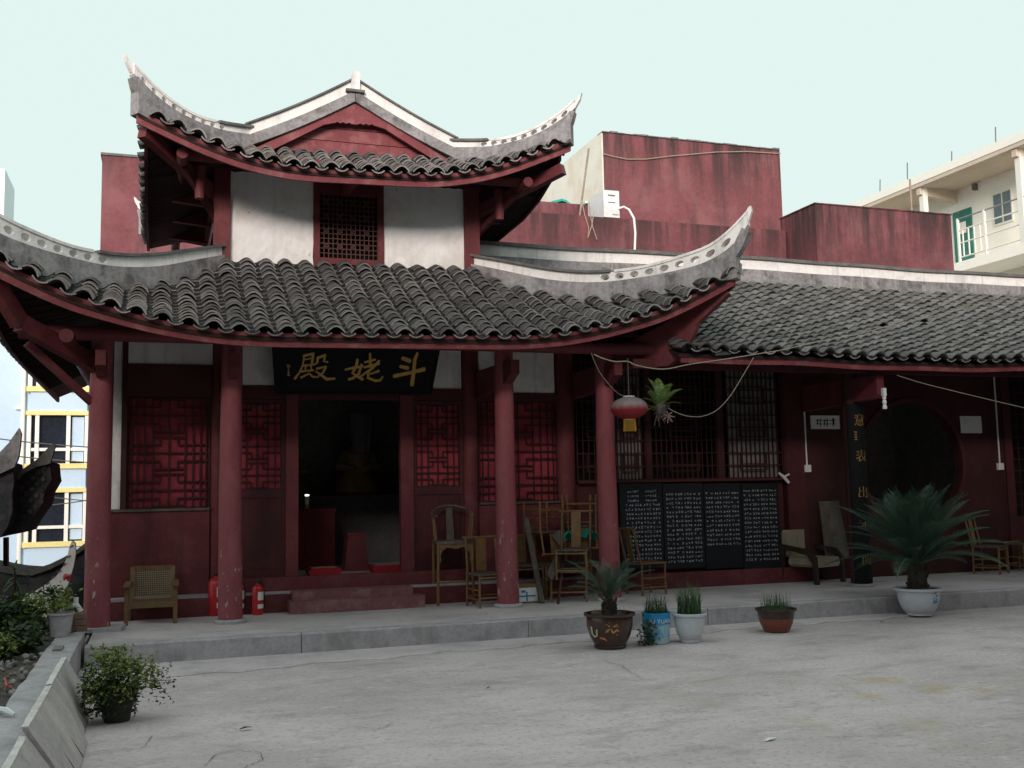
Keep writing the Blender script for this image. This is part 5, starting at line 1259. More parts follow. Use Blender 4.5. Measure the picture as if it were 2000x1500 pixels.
def soil_disc(t, r, z):
    mb = MB(); g = []; rr = random.Random(int(r*999)); vs = [(0, 0, z+.02)]; fs = []
    for k in range(18): a = 2*math.pi*k/18; vs.append((r*.55*math.cos(a), r*.55*math.sin(a), z+rr.uniform(0, .03)))
    for k in range(18): a = 2*math.pi*k/18; vs.append((r*math.cos(a), r*math.sin(a), z))
    for k in range(18): q = (k+1) % 18; fs += [(0, 1+k, 1+q), (1+k, 19+k, 19+q, 1+q)]
    mb.add(vs, fs); t.part('soil', mb, 'soil')
def cycad(t, z0, r, h, nf, L, seed, tilt0=.15, tilt1=1.5, mat='cycad_green', n=46, lw=.0115, ll_=.17):
    rr = random.Random(seed); mb = MB()
    mb.lathe([(r*.8, z0-.05), (r, z0+h*.2), (r*.95, z0+h*.7), (r*.5, z0+h), (0, z0+h*1.02)], 12)
    for k in range(70):
        a = rr.uniform(0, 6.28); z = z0+h*rr.uniform(0, .9); d = Vector((math.cos(a), math.sin(a), .9)).normalized(); p = Vector((r*.9*math.cos(a), r*.9*math.sin(a), z)); mb.tube([p, p+d*.035*r/.1], [.016*r/.1, .007*r/.1], 5)
    t.part('trunk', mb, 'bark')
    mes = [frond(1, n, lw, ll_, dr, ri, 1.1, s).mesh('frond', mat) for s, dr, ri in ((1, .34, .25), (2, .42, .30), (3, .26, .18))]
    for i in range(nf):
        u = (i+.5)/nf; tilt = lerp(tilt1, tilt0, u**.8)+rr.uniform(-.08, .08); a = i*2.39996+rr.uniform(-.2, .2)
        o = link('frond', mes[i % 3], t.o); o.rotation_euler = Euler((math.pi/2-tilt, rr.uniform(-.2, .2), a)); s = L*rr.uniform(.85, 1.1)*(1 if tilt > .6 else .9); o.scale = (s, s, s); o.location = (0, 0, z0+h*.92)
def chives(t, z0, r, n, L, seed, lean=.25):
    rr = random.Random(seed); mb = MB()
    for k in range(n):
        a = rr.uniform(0, 6.28); q = r*math.sqrt(rr.random()); p = Vector((q*math.cos(a), q*math.sin(a), z0)); l = L*rr.uniform(.5, 1.1); b = rr.uniform(0, 6.28); d = Vector((math.cos(b), math.sin(b), 0)); w = Vector((-d.y, d.x, 0))*rr.uniform(.003, .0055); ln_ = rr.uniform(.05, lean)
        vs = []
        for i in range(5):
            u = i/4; c = p+Vector((0, 0, l*u*(1-.2*u*ln_/.25)))+d*l*ln_*u*u*1.6; ww = w*(1-u*.9); vs += [c-ww, c+ww]
        mb.add(vs, [(2*i, 2*i+1, 2*i+3, 2*i+2) for i in range(4)])
    t.part('leaves', mb, 'chive_green', stuff=True)
def gp(px, py): p = at(px, py, Z=0); return (p.x, p.y, .016 if p.y > -1.9 else .0)
# brown glazed pot with a small cycad
t = Thing('cycad_pot', 'brown glazed dragon pot with a small cycad at the platform corner', 'potted plant', gp(1192, 1264))
pot(t, [(0, 0), (.17, 0), (.175, .02), (.165, .03), (.215, .12), (.245, .22), (.248, .31), (.243, .325), (.272, .335), (.275, .36), (.25, .365), (.228, .35), (.22, .30), (0, .30)], 'glaze_brown')
mb = MB(); rr = random.Random(2)
def potxy(a, z, r): return (r*math.sin(a), -r*math.cos(a), z)
for k in range(16):
    a = rr.uniform(-.95, -.15); z = rr.uniform(.12, .28); r = .236-(.02 if z < .15 else 0); P = [potxy(a, z, r), potxy(a+.10, z+rr.uniform(-.03, .03), r+.004), potxy(a+.2, z+rr.uniform(-.04, .04), r+.002)]; mb.tube(P, [.006, .011, .004], 5)
t.part('dragon_relief', mb, 'glaze_amber', stuff=True)
mb = MB(); mb.tube([potxy(-1.32, .235, .246), potxy(-1.30, .16, .236), potxy(-1.18, .13, .226), potxy(-1.04, .145, .232), potxy(-1.0, .21, .246)], .009, 6); t.part('handle_motif', mb, 'glaze_cream', smooth=True)
soil_disc(t, .228, .325); cycad(t, .325, .075, .20, 18, .64, 21, .35, 1.6, n=30, lw=.014, ll_=.24)
chives(t, .33, .2, 26, .14, 31, .5)
# blue paint bucket
t = Thing('blue_bucket_planter', 'worn blue paint bucket planted with chives, vine leaves at its side', 'potted plant', gp(1283, 1255))
pot(t, [(0, 0), (.135, 0), (.138, .01), (.147, .205)], 'bucket_worn', nm='bucket'); pot(t, [(.1475, .2052), (.153, .206), (.153, .212), (.1485, .214), (.152, .265), (.157, .268), (.157, .278), (.151, .28), (.153, .31), (.159, .312), (.159, .325), (.147, .326), (.143, .29), (0, .285)], 'bucket_blue', nm='bucket_rim')
tx3 = text_mb('JU YUAN', .062); mb = MB(); phi0 = -.08
mb.add([((.1535)*math.sin(v[0]*1.05/.153+phi0), -.1535*math.cos(v[0]*1.05/.153+phi0), .242+v[1]*1.15) for v in tx3.v], tx3.f); t.part('lettering', mb, 'white_paint')
soil_disc(t, .142, .29); chives(t, .29, .125, 170, .27, 5)
def leaf_cloud(t, nm, n, cfun, size, mat, seed, twigs=None):
    rr = random.Random(seed); mb = MB()
    for k in range(n):
        c = Vector(cfun(rr)); d = Vector((rr.gauss(0, 1), rr.gauss(0, 1), rr.gauss(0, .6))).normalized(); u = d.cross(Vector((rr.gauss(0, 1), rr.gauss(0, 1), 1.2))).normalized(); s = size*rr.uniform(.55, 1.25); w = u*s*.30; nrm = d.cross(u)*s*.10
        mb.add([c, c+d*s*.45+w+nrm, c+d*s, c+d*s*.45-w+nrm], [(0, 1, 2), (0, 2, 3)])
    return t.part(nm, mb, mat, stuff=True)
def twigs(t, ends, base, r=.006):
    mb = MB()
    for e in ends:
        b = Vector(base); e = Vector(e); m_ = b.lerp(e, .55)+Vector((0, 0, .12*(e-b).length)); mb.tube([b, m_, e], [r, r*.7, r*.35], 5)
    t.part('stems', mb, 'bark', stuff=True)
leaf_cloud(t, 'vine', 150, lambda r: (-.17+r.gauss(0, .05), -.12+r.gauss(0, .05), abs(r.gauss(.10, .09))+.01), .05, 'leaf_dark', 8)
# white pot
t = Thing('white_chive_pot', 'white glazed pot of tall chives right of the blue bucket', 'potted plant', gp(1348, 1253))
prof_w = [(0, 0), (.10, 0), (.105, .035), (.115, .04), (.145, .10), (.163, .20), (.168, .275), (.19, .285), (.192, .305), (.18, .31), (.165, .30), (.158, .27), (0, .265)]
pot(t, prof_w, 'glaze_white'); soil_disc(t, .16, .285); chives(t, .285, .13, 240, .40, 6)
# terracotta bowl
t = Thing('brown_chive_bowl', 'wide brown and red bowl of short chives in front of the platform', 'potted plant', gp(1517, 1233))
pot(t, [(0, 0), (.135, 0), (.15, .02), (.185, .10), (.2, .155)], 'terracotta'); pot(t, [(.2005, .1552), (.212, .22), (.215, .235), (.236, .24), (.236, .262), (.215, .265), (.205, .23), (0, .225)], 'glaze_brown', nm='rim'); soil_disc(t, .205, .24); chives(t, .235, .17, 150, .23, 7, .15)
# the big cycad
t = Thing('large_cycad', 'large dark green cycad in a white pot standing before the moon gate', 'potted plant', gp(1796, 1203))
pot(t, [(0, 0), (.15, 0), (.155, .03), (.17, .035), (.215, .09), (.25, .19), (.262, .30), (.295, .31), (.298, .335), (.275, .34), (.255, .33), (.245, .29), (0, .285)], 'glaze_white')
mb = MB(); rr = random.Random(8)
for k in range(26): a = rr.gauss(.14, .10); z = rr.uniform(.15, .29); mb.tube([potxy(a, z, .252+.05*(z-.19)), potxy(a+.03, z+.01, .256+.05*(z-.19))], .006, 5)
t.part('painted_motif', mb, 'blue_print', stuff=True)
soil_disc(t, .255, .32); cycad(t, .32, .12, .32, 70, 1.28, 4, .05, 1.55)
# leafy pot at the left corner
t = Thing('leafy_shrub_pot', 'yellow green leafy shrub in a dark pot against the left parapet', 'potted plant', gp(228, 1408))
pot(t, [(0, 0), (.10, 0), (.125, .12), (.14, .22), (.155, .225), (.155, .25), (.135, .25), (.13, .2), (0, .2)], 'dark_pot')
def cg(r, s): return max(-1.5*s, min(1.5*s, r.gauss(0, s)))
def bush(r):
    c = r.choice(((-.12, 0, .42, .10), (.05, -.05, .46, .11), (.18, .0, .44, .10), (.0, .1, .55, .09), (-.15, .1, .56, .08), (.28, -.02, .38, .08), (-.2, -.08, .3, .09), (.1, -.12, .33, .09)))
    return (c[0]*.85+cg(r, c[3]*.8), c[1]+cg(r, c[3]*.9), max(.05, c[2]*.9+cg(r, c[3]*.7)))
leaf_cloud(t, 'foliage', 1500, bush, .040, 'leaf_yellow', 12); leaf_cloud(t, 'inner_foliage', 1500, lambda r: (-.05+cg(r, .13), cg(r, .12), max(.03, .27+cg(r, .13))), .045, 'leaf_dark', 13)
leaf_cloud(t, 'side_sprig', 150, lambda r: (.33+r.gauss(0, .07), -.02+r.gauss(0, .06), .28+r.gauss(0, .09)), .035, 'leaf_dark', 14)
t.o.scale = (.92, .92, .92); twigs(t, [(-.12, 0, .45), (.05, -.05, .5), (.2, 0, .46), (0, .1, .58), (-.15, .1, .6), (.36, -.02, .38), (.42, -.02, .30), (.38, .03, .22)], (0, 0, .2))
# ================================================================== left edge: parapet, bed, boards
pw_ = Thing('parapet_wall', 'low concrete parapet along the left edge of the court', 'wall', (-.82, -4, 0), world=True)
mb = MB(); g = []; rr = random.Random(6)
for i in range(30):
    y = lerp(-9.0, -.75, i/29); g.append([(-.945+rr.uniform(-.01, .01), y, .30+rr.uniform(-.006, .004)), (-.82, y, .302), (-.69+rr.uniform(-.008, .008), y, .30+rr.uniform(-.008, .003))])
mb.slab(g, (0, 0, -4.3)); pw_.part('wall', mb, 'concrete_step')
mb = MB(); mb.box((-.70, -.75, -.4), (-.675, 1.2, .2)); pw_.part('terrace_edge', mb, 'concrete_step')
mb = MB(); g = [[(lerp(-3.2, -.95, i/24), lerp(-10, 1.5, j/50), .20+.05*rr.random()+(.06*rr.random() if rr.random() < .2 else 0)) for i in range(25)] for j in range(51)]; mb.slab(g, (0, 0, -4.4)); struct('planting_bed', mb, 'soil')
mb = MB()
for k in range(260):
    x, y = rr.uniform(-1.7, -.97), rr.uniform(-7, -1.9); s = rr.uniform(.012, .045); M = Matrix.Translation((x, y, .26)) @ Euler((rr.uniform(0, 3), rr.uniform(0, 3), rr.uniform(0, 3))).to_matrix().to_4x4()
    b = MB(); b.lathe([(0, -s*.6), (s*.8, -s*.3), (s, .1*s), (s*.6, s*.5), (0, s*.6)], 6); add_tx(mb, b, M)
pmat('rubble_grey', (.24, .22, .21), .95, .3, 8, 30, .4, rnd=.35)
o = link('rubble', mb.mesh('rubble', 'rubble_grey')); o['kind'] = 'stuff'; o['label'] = 'loose grey rubble on the planting bed'; o['category'] = 'rubble'
# leaning boards: each its own thing
for i, (ya, yb, zt_, xt, xb_, lab) in enumerate(((-8.4, -6.02, .355, -.672, -.44, 'nearest grey board leaning on the parapet, cut by the lower left corner'), (-6.0, -4.62, .40, -.668, -.43, 'middle grey board leaning on the parapet'), (-4.60, -3.34, .405, -.672, -.47, 'farthest grey board leaning on the parapet, next to the shrub'))):
    t = Thing('leaning_board', lab, 'board', (-.55, (ya+yb)/2, 0), group='grey boards leaning on the parapet', world=True)
    N = 8; g = []
    for k in range(N+1):
        y = lerp(ya, yb, k/N); j = rr.uniform(-.006, .006); g.append([(xb_+.0, y, .006), (lerp(xb_, xt, .5)+.01, y, zt_*.5), (xt, y, zt_+j)])
    mb = MB(); mb.slab(g, (-.028, 0, -.008)); o = t.part('board', mb, 'grey_wood')
    mb = MB(); gg = [[(xt-.034+rr.uniform(-.006, 0), lerp(ya, yb, k/14), zt_+.003+rr.uniform(-.004, .006)), (xt+.004, lerp(ya, yb, k/14), zt_+.004+rr.uniform(-.004, .004))] for k in range(15)]; mb.slab(gg, (0, 0, -.012)); t.part('sawn_edge', mb, 'plank_end', o)
    for q in (.33, .66):
        y = lerp(ya, yb, q); mb = MB(); mb.beam((xb_+.003, y, .01), (xt+.003, y, zt_-.01), .006, .006); t.part('board_joint', mb, 'wire', o)
mb = MB(); g = [[(-.93+.1*i, -5.2+.02*math.sin(i), .30+.012*math.sin(i*1.4)) for i in range(3)], [(-.96+.1*i, -5.12, .31) for i in range(3)]]
mb = MB(); mb.tube([at(-5, 1385, Z=.32), at(12, 1388, Z=.34), at(28, 1396, Z=.32)], [.02, .022, .012], 6); tag(link('white_plastic_scrap', mb.mesh('white_plastic_scrap', 'white_paint', True)), 'curved white plastic scrap on the bed at the left edge', 'scrap')
mb = MB(); mb.tube([at(10, 1325, Z=.29), at(14, 1340, Z=.31), at(24, 1345, Z=.29)], .008, 5); pmat('red_plastic', (.45, .04, .05), .5, .2); tag(link('red_string', mb.mesh('red_string', 'red_plastic')), 'short piece of red string lying on the rubble', 'string')
mb = MB(); mb.box((-.88, -2.12, .303), (-.80, -1.86, .318)); tag(link('flat_stone', mb.mesh('flat_stone', 'rubble_grey')), 'thin flat stone lying on the parapet top', 'stone')
# pot and bricks on the parapet
t = Thing('grey_flower_pot', 'weathered grey pot with yellowish leaves standing on the parapet', 'potted plant', (-.90, -1.02, .302))
pot(t, [(0, 0), (.09, 0), (.105, .12), (.118, .21), (.13, .215), (.13, .235), (.112, .235), (.105, .19), (0, .19)], 'concrete_step')
leaf_cloud(t, 'foliage', 170, lambda r: (r.gauss(0, .07), r.gauss(0, .07), .27+abs(r.gauss(0, .07))), .05, 'leaf_yellow', 3)
pmat('brick', (.20, .12, .085), .9, .3, 10, 50, .3)
for k, lab in enumerate(('bottom brick of the small stack beside the column', 'middle brick of the small stack beside the column', 'top brick of the small stack beside the column')):
    mb = MB(); a = .15*(k-1); mb.beam((-.80, -.62+a*.1, .302+.03+k*.062), (-.70, -.60, .302+.03+k*.062), .2, .055); tag(link('brick', mb.mesh('brick', 'brick')), lab, 'brick', 'bricks stacked by the column')
p = at(142, 1188, Y=-.5)
mb = MB(); mb.tube([p+Vector((-.10, 0, -.04)), p+Vector((-.09, 0, .02)), p+Vector((.04, 0, .03)), p+Vector((.08, 0, -.04))], .032, 9); mb.tube([p+Vector((.03, 0, .03)), p+Vector((.03, 0, .11))], .026, 9)
tag(link('water_tap', mb.mesh('water_tap', 'white_paint', True)), 'white water tap fitting beside the leftmost column', 'tap'); 
mb = MB(); mb.tube([p+Vector((.0, .02, -.55)), p+Vector((0, .02, -.02))], .02, 8); tag(link('tap_pipe', mb.mesh('tap_pipe', 'grey_metal', True)), 'grey standpipe under the white tap fitting', 'pipe')
# shrubs in the bed: each its own plant
def shrub(nm, lab, px, py, Y, r, n, mat, seed, size=.07, grp='shrubs in the left planting bed', flat=.8):
    c = at(px, py, Y=Y); t = Thing(nm, lab, 'shrub', (c.x, Y, .24), group=grp); h = max(.15, c.z-.24)
    leaf_cloud(t, 'foliage', n, lambda q: (q.gauss(0, r*.5), q.gauss(0, r*.5), max(.02, h+q.gauss(0, r*flat*.5))), size, mat, seed)
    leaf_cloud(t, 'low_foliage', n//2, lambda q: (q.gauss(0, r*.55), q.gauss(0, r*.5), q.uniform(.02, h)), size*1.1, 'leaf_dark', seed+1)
    q = random.Random(seed); twigs(t, [(q.gauss(0, r*.5), q.gauss(0, r*.5), h+q.uniform(0, r*.4)) for _ in range(9)], (0, 0, 0)); return t
shrub('garden_shrub', 'dark broad-leaved shrub at the far left edge of the bed', 8, 1195, -1.0, .22, 420, 'leaf_dark', 41, .085)
shrub('garden_shrub', 'bright green shrub in front of the white gate ridge', 62, 1190, -.9, .20, 420, 'leaf_yellow', 43, .06)
shrub('garden_shrub', 'loose shrub behind the grey pot on the parapet', 105, 1165, -.4, .16, 240, 'leaf_dark', 45, .055)
shrub('garden_shrub', 'low mixed green shrub nearest the rubble', 30, 1250, -1.7, .20, 520, 'leaf_dark', 47, .075)
shrub('garden_shrub', 'yellowing low plant at the left edge above the rubble', 0, 1280, -2.2, .12, 160, 'leaf_yellow', 49, .07)
t = shrub('flower_plant', 'slender plant with one red flower beside the leftmost column', 128, 1160, -.6, .10, 70, 'leaf_yellow', 51, .045)
mb = MB(); pf = at(131, 1128, Y=-.6); q = random.Random(3)
for k in range(16): a = k*2.4; mb.tube([(pf.x-t.loc.x, 0, pf.z-.24), (pf.x-t.loc.x+.035*math.cos(a), .03*math.sin(a), pf.z-.24+.03*math.sin(k))], [.006, .016], 5)
t.part('flower', mb, 'red_plastic')
c = at(30, 1098, Y=-.9); t = Thing('yucca_plant', 'spiky leafed plant rising above the shrubs at the far left', 'plant', (c.x, -.9, .24))
h = c.z-.30; mb = MB(); mb.tube([(0, 0, 0), (.01, 0, h*.5), (0, 0, h)], .012, 6); t.part('stem', mb, 'bark')
me = MB(); vs = []
for i in range(6): u = i/5; vs += [(-.016*(1-u*.9)*(1 if i else .5), .22*u, .05*u-.14*u*u), (.016*(1-u*.9)*(1 if i else .5), .22*u, .05*u-.14*u*u)]
me.add(vs, [(2*i, 2*i+1, 2*i+3, 2*i+2) for i in range(5)]); lm = me.mesh('leaf', 'leaf_dark')
for k in range(16): o = link('leaf', lm, t.o); o.location = (0, 0, h-.01*k); o.rotation_euler = Euler((.7-.09*k, 0, k*2.4))

# ================================================================== chairs and porch things
def pole(mb, a, b, r=.016, n=7): mb.tube([a, Vector(a).lerp(Vector(b), .5)+Vector((random.uniform(-.004, .004),)*3), b], [r, r*.94, r], n)
def bamboo_chair(name, label, loc, rot, sh=.42, w=.40, d=.38, bh=.45, tilt=.12, mat='bamboo', seatmat='old_wood', group='bamboo chairs on the porch', slat=True, r=.016):
    t = Thing(name, label, 'chair', loc, rot, group)
    for sx in (-1, 1):
        for sy in (-1, 1):
            mb = MB(); top = sh if sy < 0 else sh; pole(mb, (sx*w/2, sy*d/2, 0), (sx*w/2*.97, sy*d/2*.97, top), r); t.part('leg', mb, mat, smooth=True)
    for z in (sh*.25, sh*.55):
        for sx in (-1, 1): mb = MB(); pole(mb, (sx*w/2, -d/2, z), (sx*w/2, d/2, z), r*.75); t.part('stretcher', mb, mat, smooth=True)
    for z, sy in ((sh*.3, -1), (sh*.3, 1), (sh*.92, -1)): mb = MB(); pole(mb, (-w/2, sy*d/2, z), (w/2, sy*d/2, z), r*.8); t.part('stretcher', mb, mat, smooth=True)
    mb = MB(); mb.prism([(-w/2-.015, -d/2-.012, sh), (w/2+.015, -d/2-.012, sh), (w/2+.015, d/2+.01, sh), (-w/2-.015, d/2+.01, sh)], (0, 0, .02))
    t.part('seat', mb, seatmat)
    for sx in (-1, 1): mb = MB(); pole(mb, (sx*w/2*.95, d/2, sh), (sx*w/2*.95, d/2+tilt*bh*2, sh+bh), r*.9); t.part('back_post', mb, mat, smooth=True)
    mb = MB(); pole(mb, (-w/2-.03, d/2+tilt*bh*2, sh+bh), (w/2+.03, d/2+tilt*bh*2, sh+bh), r*1.1); t.part('top_rail', mb, mat, smooth=True)
    if slat: mb = MB(); mb.prism([(-w*.16, d/2+.02, sh+.03), (w*.16, d/2+.02, sh+.03), (w*.16, d/2+tilt*bh*2-.01, sh+bh-.01), (-w*.16, d/2+tilt*bh*2-.01, sh+bh-.01)], (0, .012, 0)); t.part('splat', mb, mat)
    return t
# tall round-backed chair
a = at(861, 1183, Z=ZP); b = at(926, 1180, Z=ZP)
t = Thing('tall_bamboo_chair', 'tall bamboo chair with a horseshoe back right of the door steps', 'chair', ((a.x+b.x)/2, .72, ZP), (0, 0, -.10))
W2, D2, SH = .225, .19, .80
for sx in (-1, 1):
    for sy in (-1, 1): mb = MB(); pole(mb, (sx*W2*1.04, sy*D2, 0), (sx*W2, sy*D2, SH), .02); t.part('leg', mb, 'bamboo', smooth=True)
mb = MB(); mb.box((-W2-.02, -D2-.02, SH-.02), (W2+.02, D2+.02, SH+.02)); t.part('seat', mb, 'old_wood')
mb = MB(); mb.prism([(-W2, -D2-.005, SH-.02), (-W2, -D2-.005, SH-.30), (-W2+.04, -D2-.005, SH-.22), (-W2+.03, -D2-.005, SH-.16), (-W2+.06, -D2-.005, SH-.10), (-W2+.12, -D2-.005, SH-.06), (0, -D2-.005, SH-.085), (W2-.12, -D2-.005, SH-.06), (W2-.06, -D2-.005, SH-.10), (W2-.03, -D2-.005, SH-.16), (W2-.04, -D2-.005, SH-.22), (W2, -D2-.005, SH-.30), (W2, -D2-.005, SH-.02)], (0, .015, 0)); t.part('apron', mb, 'bamboo')
for (p, q) in (((-W2, -D2, .30), (W2, -D2, .30)), ((-W2, D2, .26), (W2, D2, .26)), ((-W2, -D2, .34), (-W2, D2, .34)), ((W2, -D2, .34), (W2, D2, .34)), ((-W2, -D2, SH-.13), (-W2, D2, SH-.13))): mb = MB(); pole(mb, p, q, .014); t.part('stretcher', mb, 'bamboo', smooth=True)
P = []
for k in range(25): th = math.pi*(1.18-1.36*k/24); P.append(((W2+.05)*math.cos(th), -.02+(D2+.08)*math.sin(th), SH+.34+.13*math.sin(max(0, min(math.pi, th)))))
mb = MB(); mb.tube(P, .017, 8); t.part('arm_rail', mb, 'old_wood', smooth=True)
for sx in (-1, 1):
    for f in (.0, .35, .7): y = lerp(-D2*.5, D2*.9, f); mb = MB(); pole(mb, (sx*W2, y, SH), (sx*(W2+.04), y, SH+.36+.05*f), .009); t.part('spindle', mb, 'bamboo', smooth=True)
mb = MB(); mb.prism([(-.05, D2-.02, SH+.01), (.05, D2-.02, SH+.01), (.045, D2+.075, SH+.46), (-.045, D2+.075, SH+.46)], (0, .014, 0)); t.part('splat', mb, 'old_wood')
# low chair half hidden by the third column
bamboo_chair('bamboo_chair', 'low grey-seated bamboo chair half hidden behind the third column', (4.02, .22, ZP), (0, 0, .12), .40, .44, .40, .46, .05)
# leaning stick and carton
a, b = at(1027, 1013, Y=.62), at(1059, 1178, Y=.15); mb = MB(); mb.beam((a.x, .62, a.z), (b.x, .15, ZP+.01), .07, .025, (0, 1, 0)); tag(link('leaning_plank', mb.mesh('leaning_plank', 'old_wood')), 'long grey plank leaning back against the wall behind the third column', 'plank')
p = at(1032, 1178, Y=.25)
t = Thing('carton', 'small brown carton with a white printed label right of the third column', 'box', (p.x, .25, ZP), (0, 0, .04))
pmat('cardboard', (.23, .12, .07), .85, .2, 6, 30, .1)
mb = MB(); mb.box((-.16, 0, 0), (.18, .25, .25)); o = t.part('box', mb, 'cardboard')
mb = MB(); mb.box((-.15, -.004, .025), (.13, -.001, .20)); lb_ = t.part('label_sheet', mb, 'white_paint', o)
mb = MB(); mb.box((-.145, -.0065, .085), (.10, -.0045, .105)); mb.box((-.03, -.0066, .03), (-.01, -.0046, .15)); mb.box((-.10, -.0067, .14), (-.04, -.0047, .17)); t.part('print', mb, 'blue_print', lb_, stuff=True)
bamboo_chair('bamboo_chair', 'bamboo chair standing behind the carton against the wall', (4.72, .80, ZP), (0, 0, -.1), .44, .42, .36, .40, .05)
# the heap of chairs between the third and fourth columns
bamboo_chair('bamboo_chair', 'bamboo chair with a grey seat on top of the heap left of the fourth column', (5.17, .16, ZP+.30), (0, 0, -.55), .36, .40, .38, .50, .09)
bamboo_chair('bamboo_chair', 'bamboo stool chair carrying the heap, left of the fourth column', (5.14, .30, ZP), (0, 0, -.35), .42, .46, .40, .02, .1, slat=False)
bamboo_chair('bamboo_chair', 'upside down bamboo chair lying on top at the left of the heap', (4.98, .74, ZP+1.30), (math.pi, 0, .3), .40, .40, .36, .30, .1)
bamboo_chair('bamboo_chair', 'upside down bamboo chair with legs in the air right behind the heap', (5.52, .78, ZP+1.38), (math.pi, 0, -.2), .42, .40, .36, .30, .1)
bamboo_chair('bamboo_chair', 'bamboo chair at the back bottom of the heap under the upturned ones', (5.30, .76, ZP), (0, 0, .1), .45, .80, .36, .42, .02)
g = [[(lerp(-.28, .30, i/9), lerp(-.12, .14, j/5), .05*math.sin(i*1.1+j*.7)+.03*math.sin(i*2.3)-.06*abs(i-4.5)/4.5) for i in range(10)] for j in range(6)]
mb = MB(); mb.slab(g, (0, 0, -.006)); o = link('plastic_bag', mb.mesh('plastic_bag', 'teal_plastic', True)); pz = at(1132, 1040, Y=.55); o.location = pz; tag(o, 'crumpled turquoise plastic bag caught in the heap of chairs', 'bag')
for (pa, ya, pb, yb, w_, th, mat, lab) in (((1097, 1078), .30, (1072, 1128), .05, .11, .02, 'old_wood', 'short grey board leaning at the front of the chair heap'), ((1103, 1062), .30, (1090, 1182), -.02, .03, .03, 'dark_red', 'thin dark red stick leaning at the front of the chair heap'), ((1085, 1040), .5, (1100, 1060), .45, .13, .02, 'old_wood', 'small wooden block stuck in the chair heap')):
    a, b = at(*pa, Y=ya), at(*pb, Y=yb); mb = MB(); mb.beam(a, b, w_, th, (0, -1, 0)); tag(link('loose_board', mb.mesh('loose_board', mat)), lab, 'board', 'boards in the chair heap')
# chair right of the fourth column, seen from the side
p = at(1268, 1163, Z=ZP); bamboo_chair('bamboo_chair', 'yellow bamboo chair facing right in front of the black tablets', (p.x+.05, p.y+.18, ZP), (0, 0, 1.75), .42, .36, .40, .48, .12, seatmat='bamboo')
# rattan armchair at the left
pmat('cane', (.32, .27, .18), .8, .2, 10, 60, .1); pmat('chair_wood', (.17, .10, .045), .55, .3, 6, 40, .1, spec=.35)
a, b = at(247, 1222, Z=ZP), at(343, 1217, Z=ZP)
t = Thing('rattan_armchair', 'low wooden armchair with a cane back by the leftmost window', 'chair', ((a.x+b.x)/2, .55, ZP), (0, 0, -.02)); w2 = (b.x-a.x)/2
for sx in (-1, 1):
    mb = MB(); mb.beam((sx*w2, -.26, 0), (sx*w2, -.26, .42), .04, .045); t.part('leg', mb, 'chair_wood'); mb = MB(); mb.beam((sx*w2*.95, .24, 0), (sx*w2*.95, .30, .40), .04, .04); t.part('leg', mb, 'chair_wood')
    mb = MB(); mb.prism([(sx*w2-.035, -.32, .42), (sx*w2-.035, .28, .44), (sx*w2-.035, .28, .465), (sx*w2-.035, -.30, .455), (sx*w2-.035, -.34, .44)], (.07, 0, 0)); t.part('armrest', mb, 'chair_wood')
mb = MB(); mb.beam((-w2, -.26, .225), (w2, -.26, .225), .03, .07); t.part('front_rail', mb, 'chair_wood')
mb = MB(); mb.slab([[(-w2+.02, -.25, .26), (w2-.02, -.25, .27)], [(-w2+.02, .22, .17), (w2-.02, .22, .24)]], (0, 0, -.02)); t.part('seat', mb, 'chair_wood')
bw2 = w2*.86; bp0, bp1 = Vector((0, .20, .20)), Vector((0, .36, .62))
mb = MB()
for sx in (-1, 1): mb.beam(bp0+Vector((sx*bw2, 0, 0)), bp1+Vector((sx*bw2, 0, 0)), .05, .03, (0, -1, 0))
for q in (0.04, .96): c = bp0.lerp(bp1, q); mb.beam(c+Vector((-bw2, 0, 0)), c+Vector((bw2, 0, 0)), .06, .026, (0, -1, 0))
o = t.part('back_frame', mb, 'chair_wood')
mb = MB()
for k in range(22): x = lerp(-bw2, bw2, (k+.5)/22); mb.beam(bp0+Vector((x, .0, 0)), bp1+Vector((x, 0, 0)), .0065, .003, (0, -1, 0))
for k in range(17): c = bp0.lerp(bp1, (k+.5)/17); mb.beam(c+Vector((-bw2, -.003, 0)), c+Vector((bw2, -.003, 0)), .0065, .003, (0, -1, 0))
t.part('cane_panel', mb, 'cane', o, stuff=True)
# upholstered armchair by the couplet column, board behind it
pmat('beige_cloth', (.30, .25, .19), .9, .2, 6, 40, .2); pmat('dark_wood', (.03, .02, .016), .5, .3, 5, 40, .1)
p = at(1592, 1142, Z=ZP); t = Thing('upholstered_armchair', 'dark armchair with beige cushions right of the name tablets', 'chair', (p.x+.22, p.y+.35, ZP), (0, 0, .35))
for sx in (-1, 1):
    mb = MB(); mb.prism([(sx*.33-.03, -.32, 0), (sx*.33-.03, -.26, 0), (sx*.33-.03, -.24, .30), (sx*.33-.03, -.16, .42), (sx*.33-.03, .25, .50), (sx*.33-.03, .30, 0), (sx*.33-.03, .36, 0), (sx*.33-.03, .34, .58), (sx*.33-.03, -.2, .50), (sx*.33-.03, -.30, .38)], (.06, 0, 0)); t.part('arm_frame', mb, 'dark_wood')
def cushion(a, b):
    mb = MB(); (x0, y0, z0), (x1, y1, z1) = a, b; r = .04
    mb.prism([(x0+r, y0, z0), (x1-r, y0, z0), (x1, y0, z0+r), (x1, y0, z1-r), (x1-r, y0, z1), (x0+r, y0, z1), (x0, y0, z1-r), (x0, y0, z0+r)], (0, y1-y0, 0)); return mb
t.part('seat_cushion', cushion((-.29, -.28, .24), (.29, .22, .38)), 'beige_cloth'); t.part('back_cushion', cushion((-.29, .20, .38), (.29, .33, .78)), 'beige_cloth')
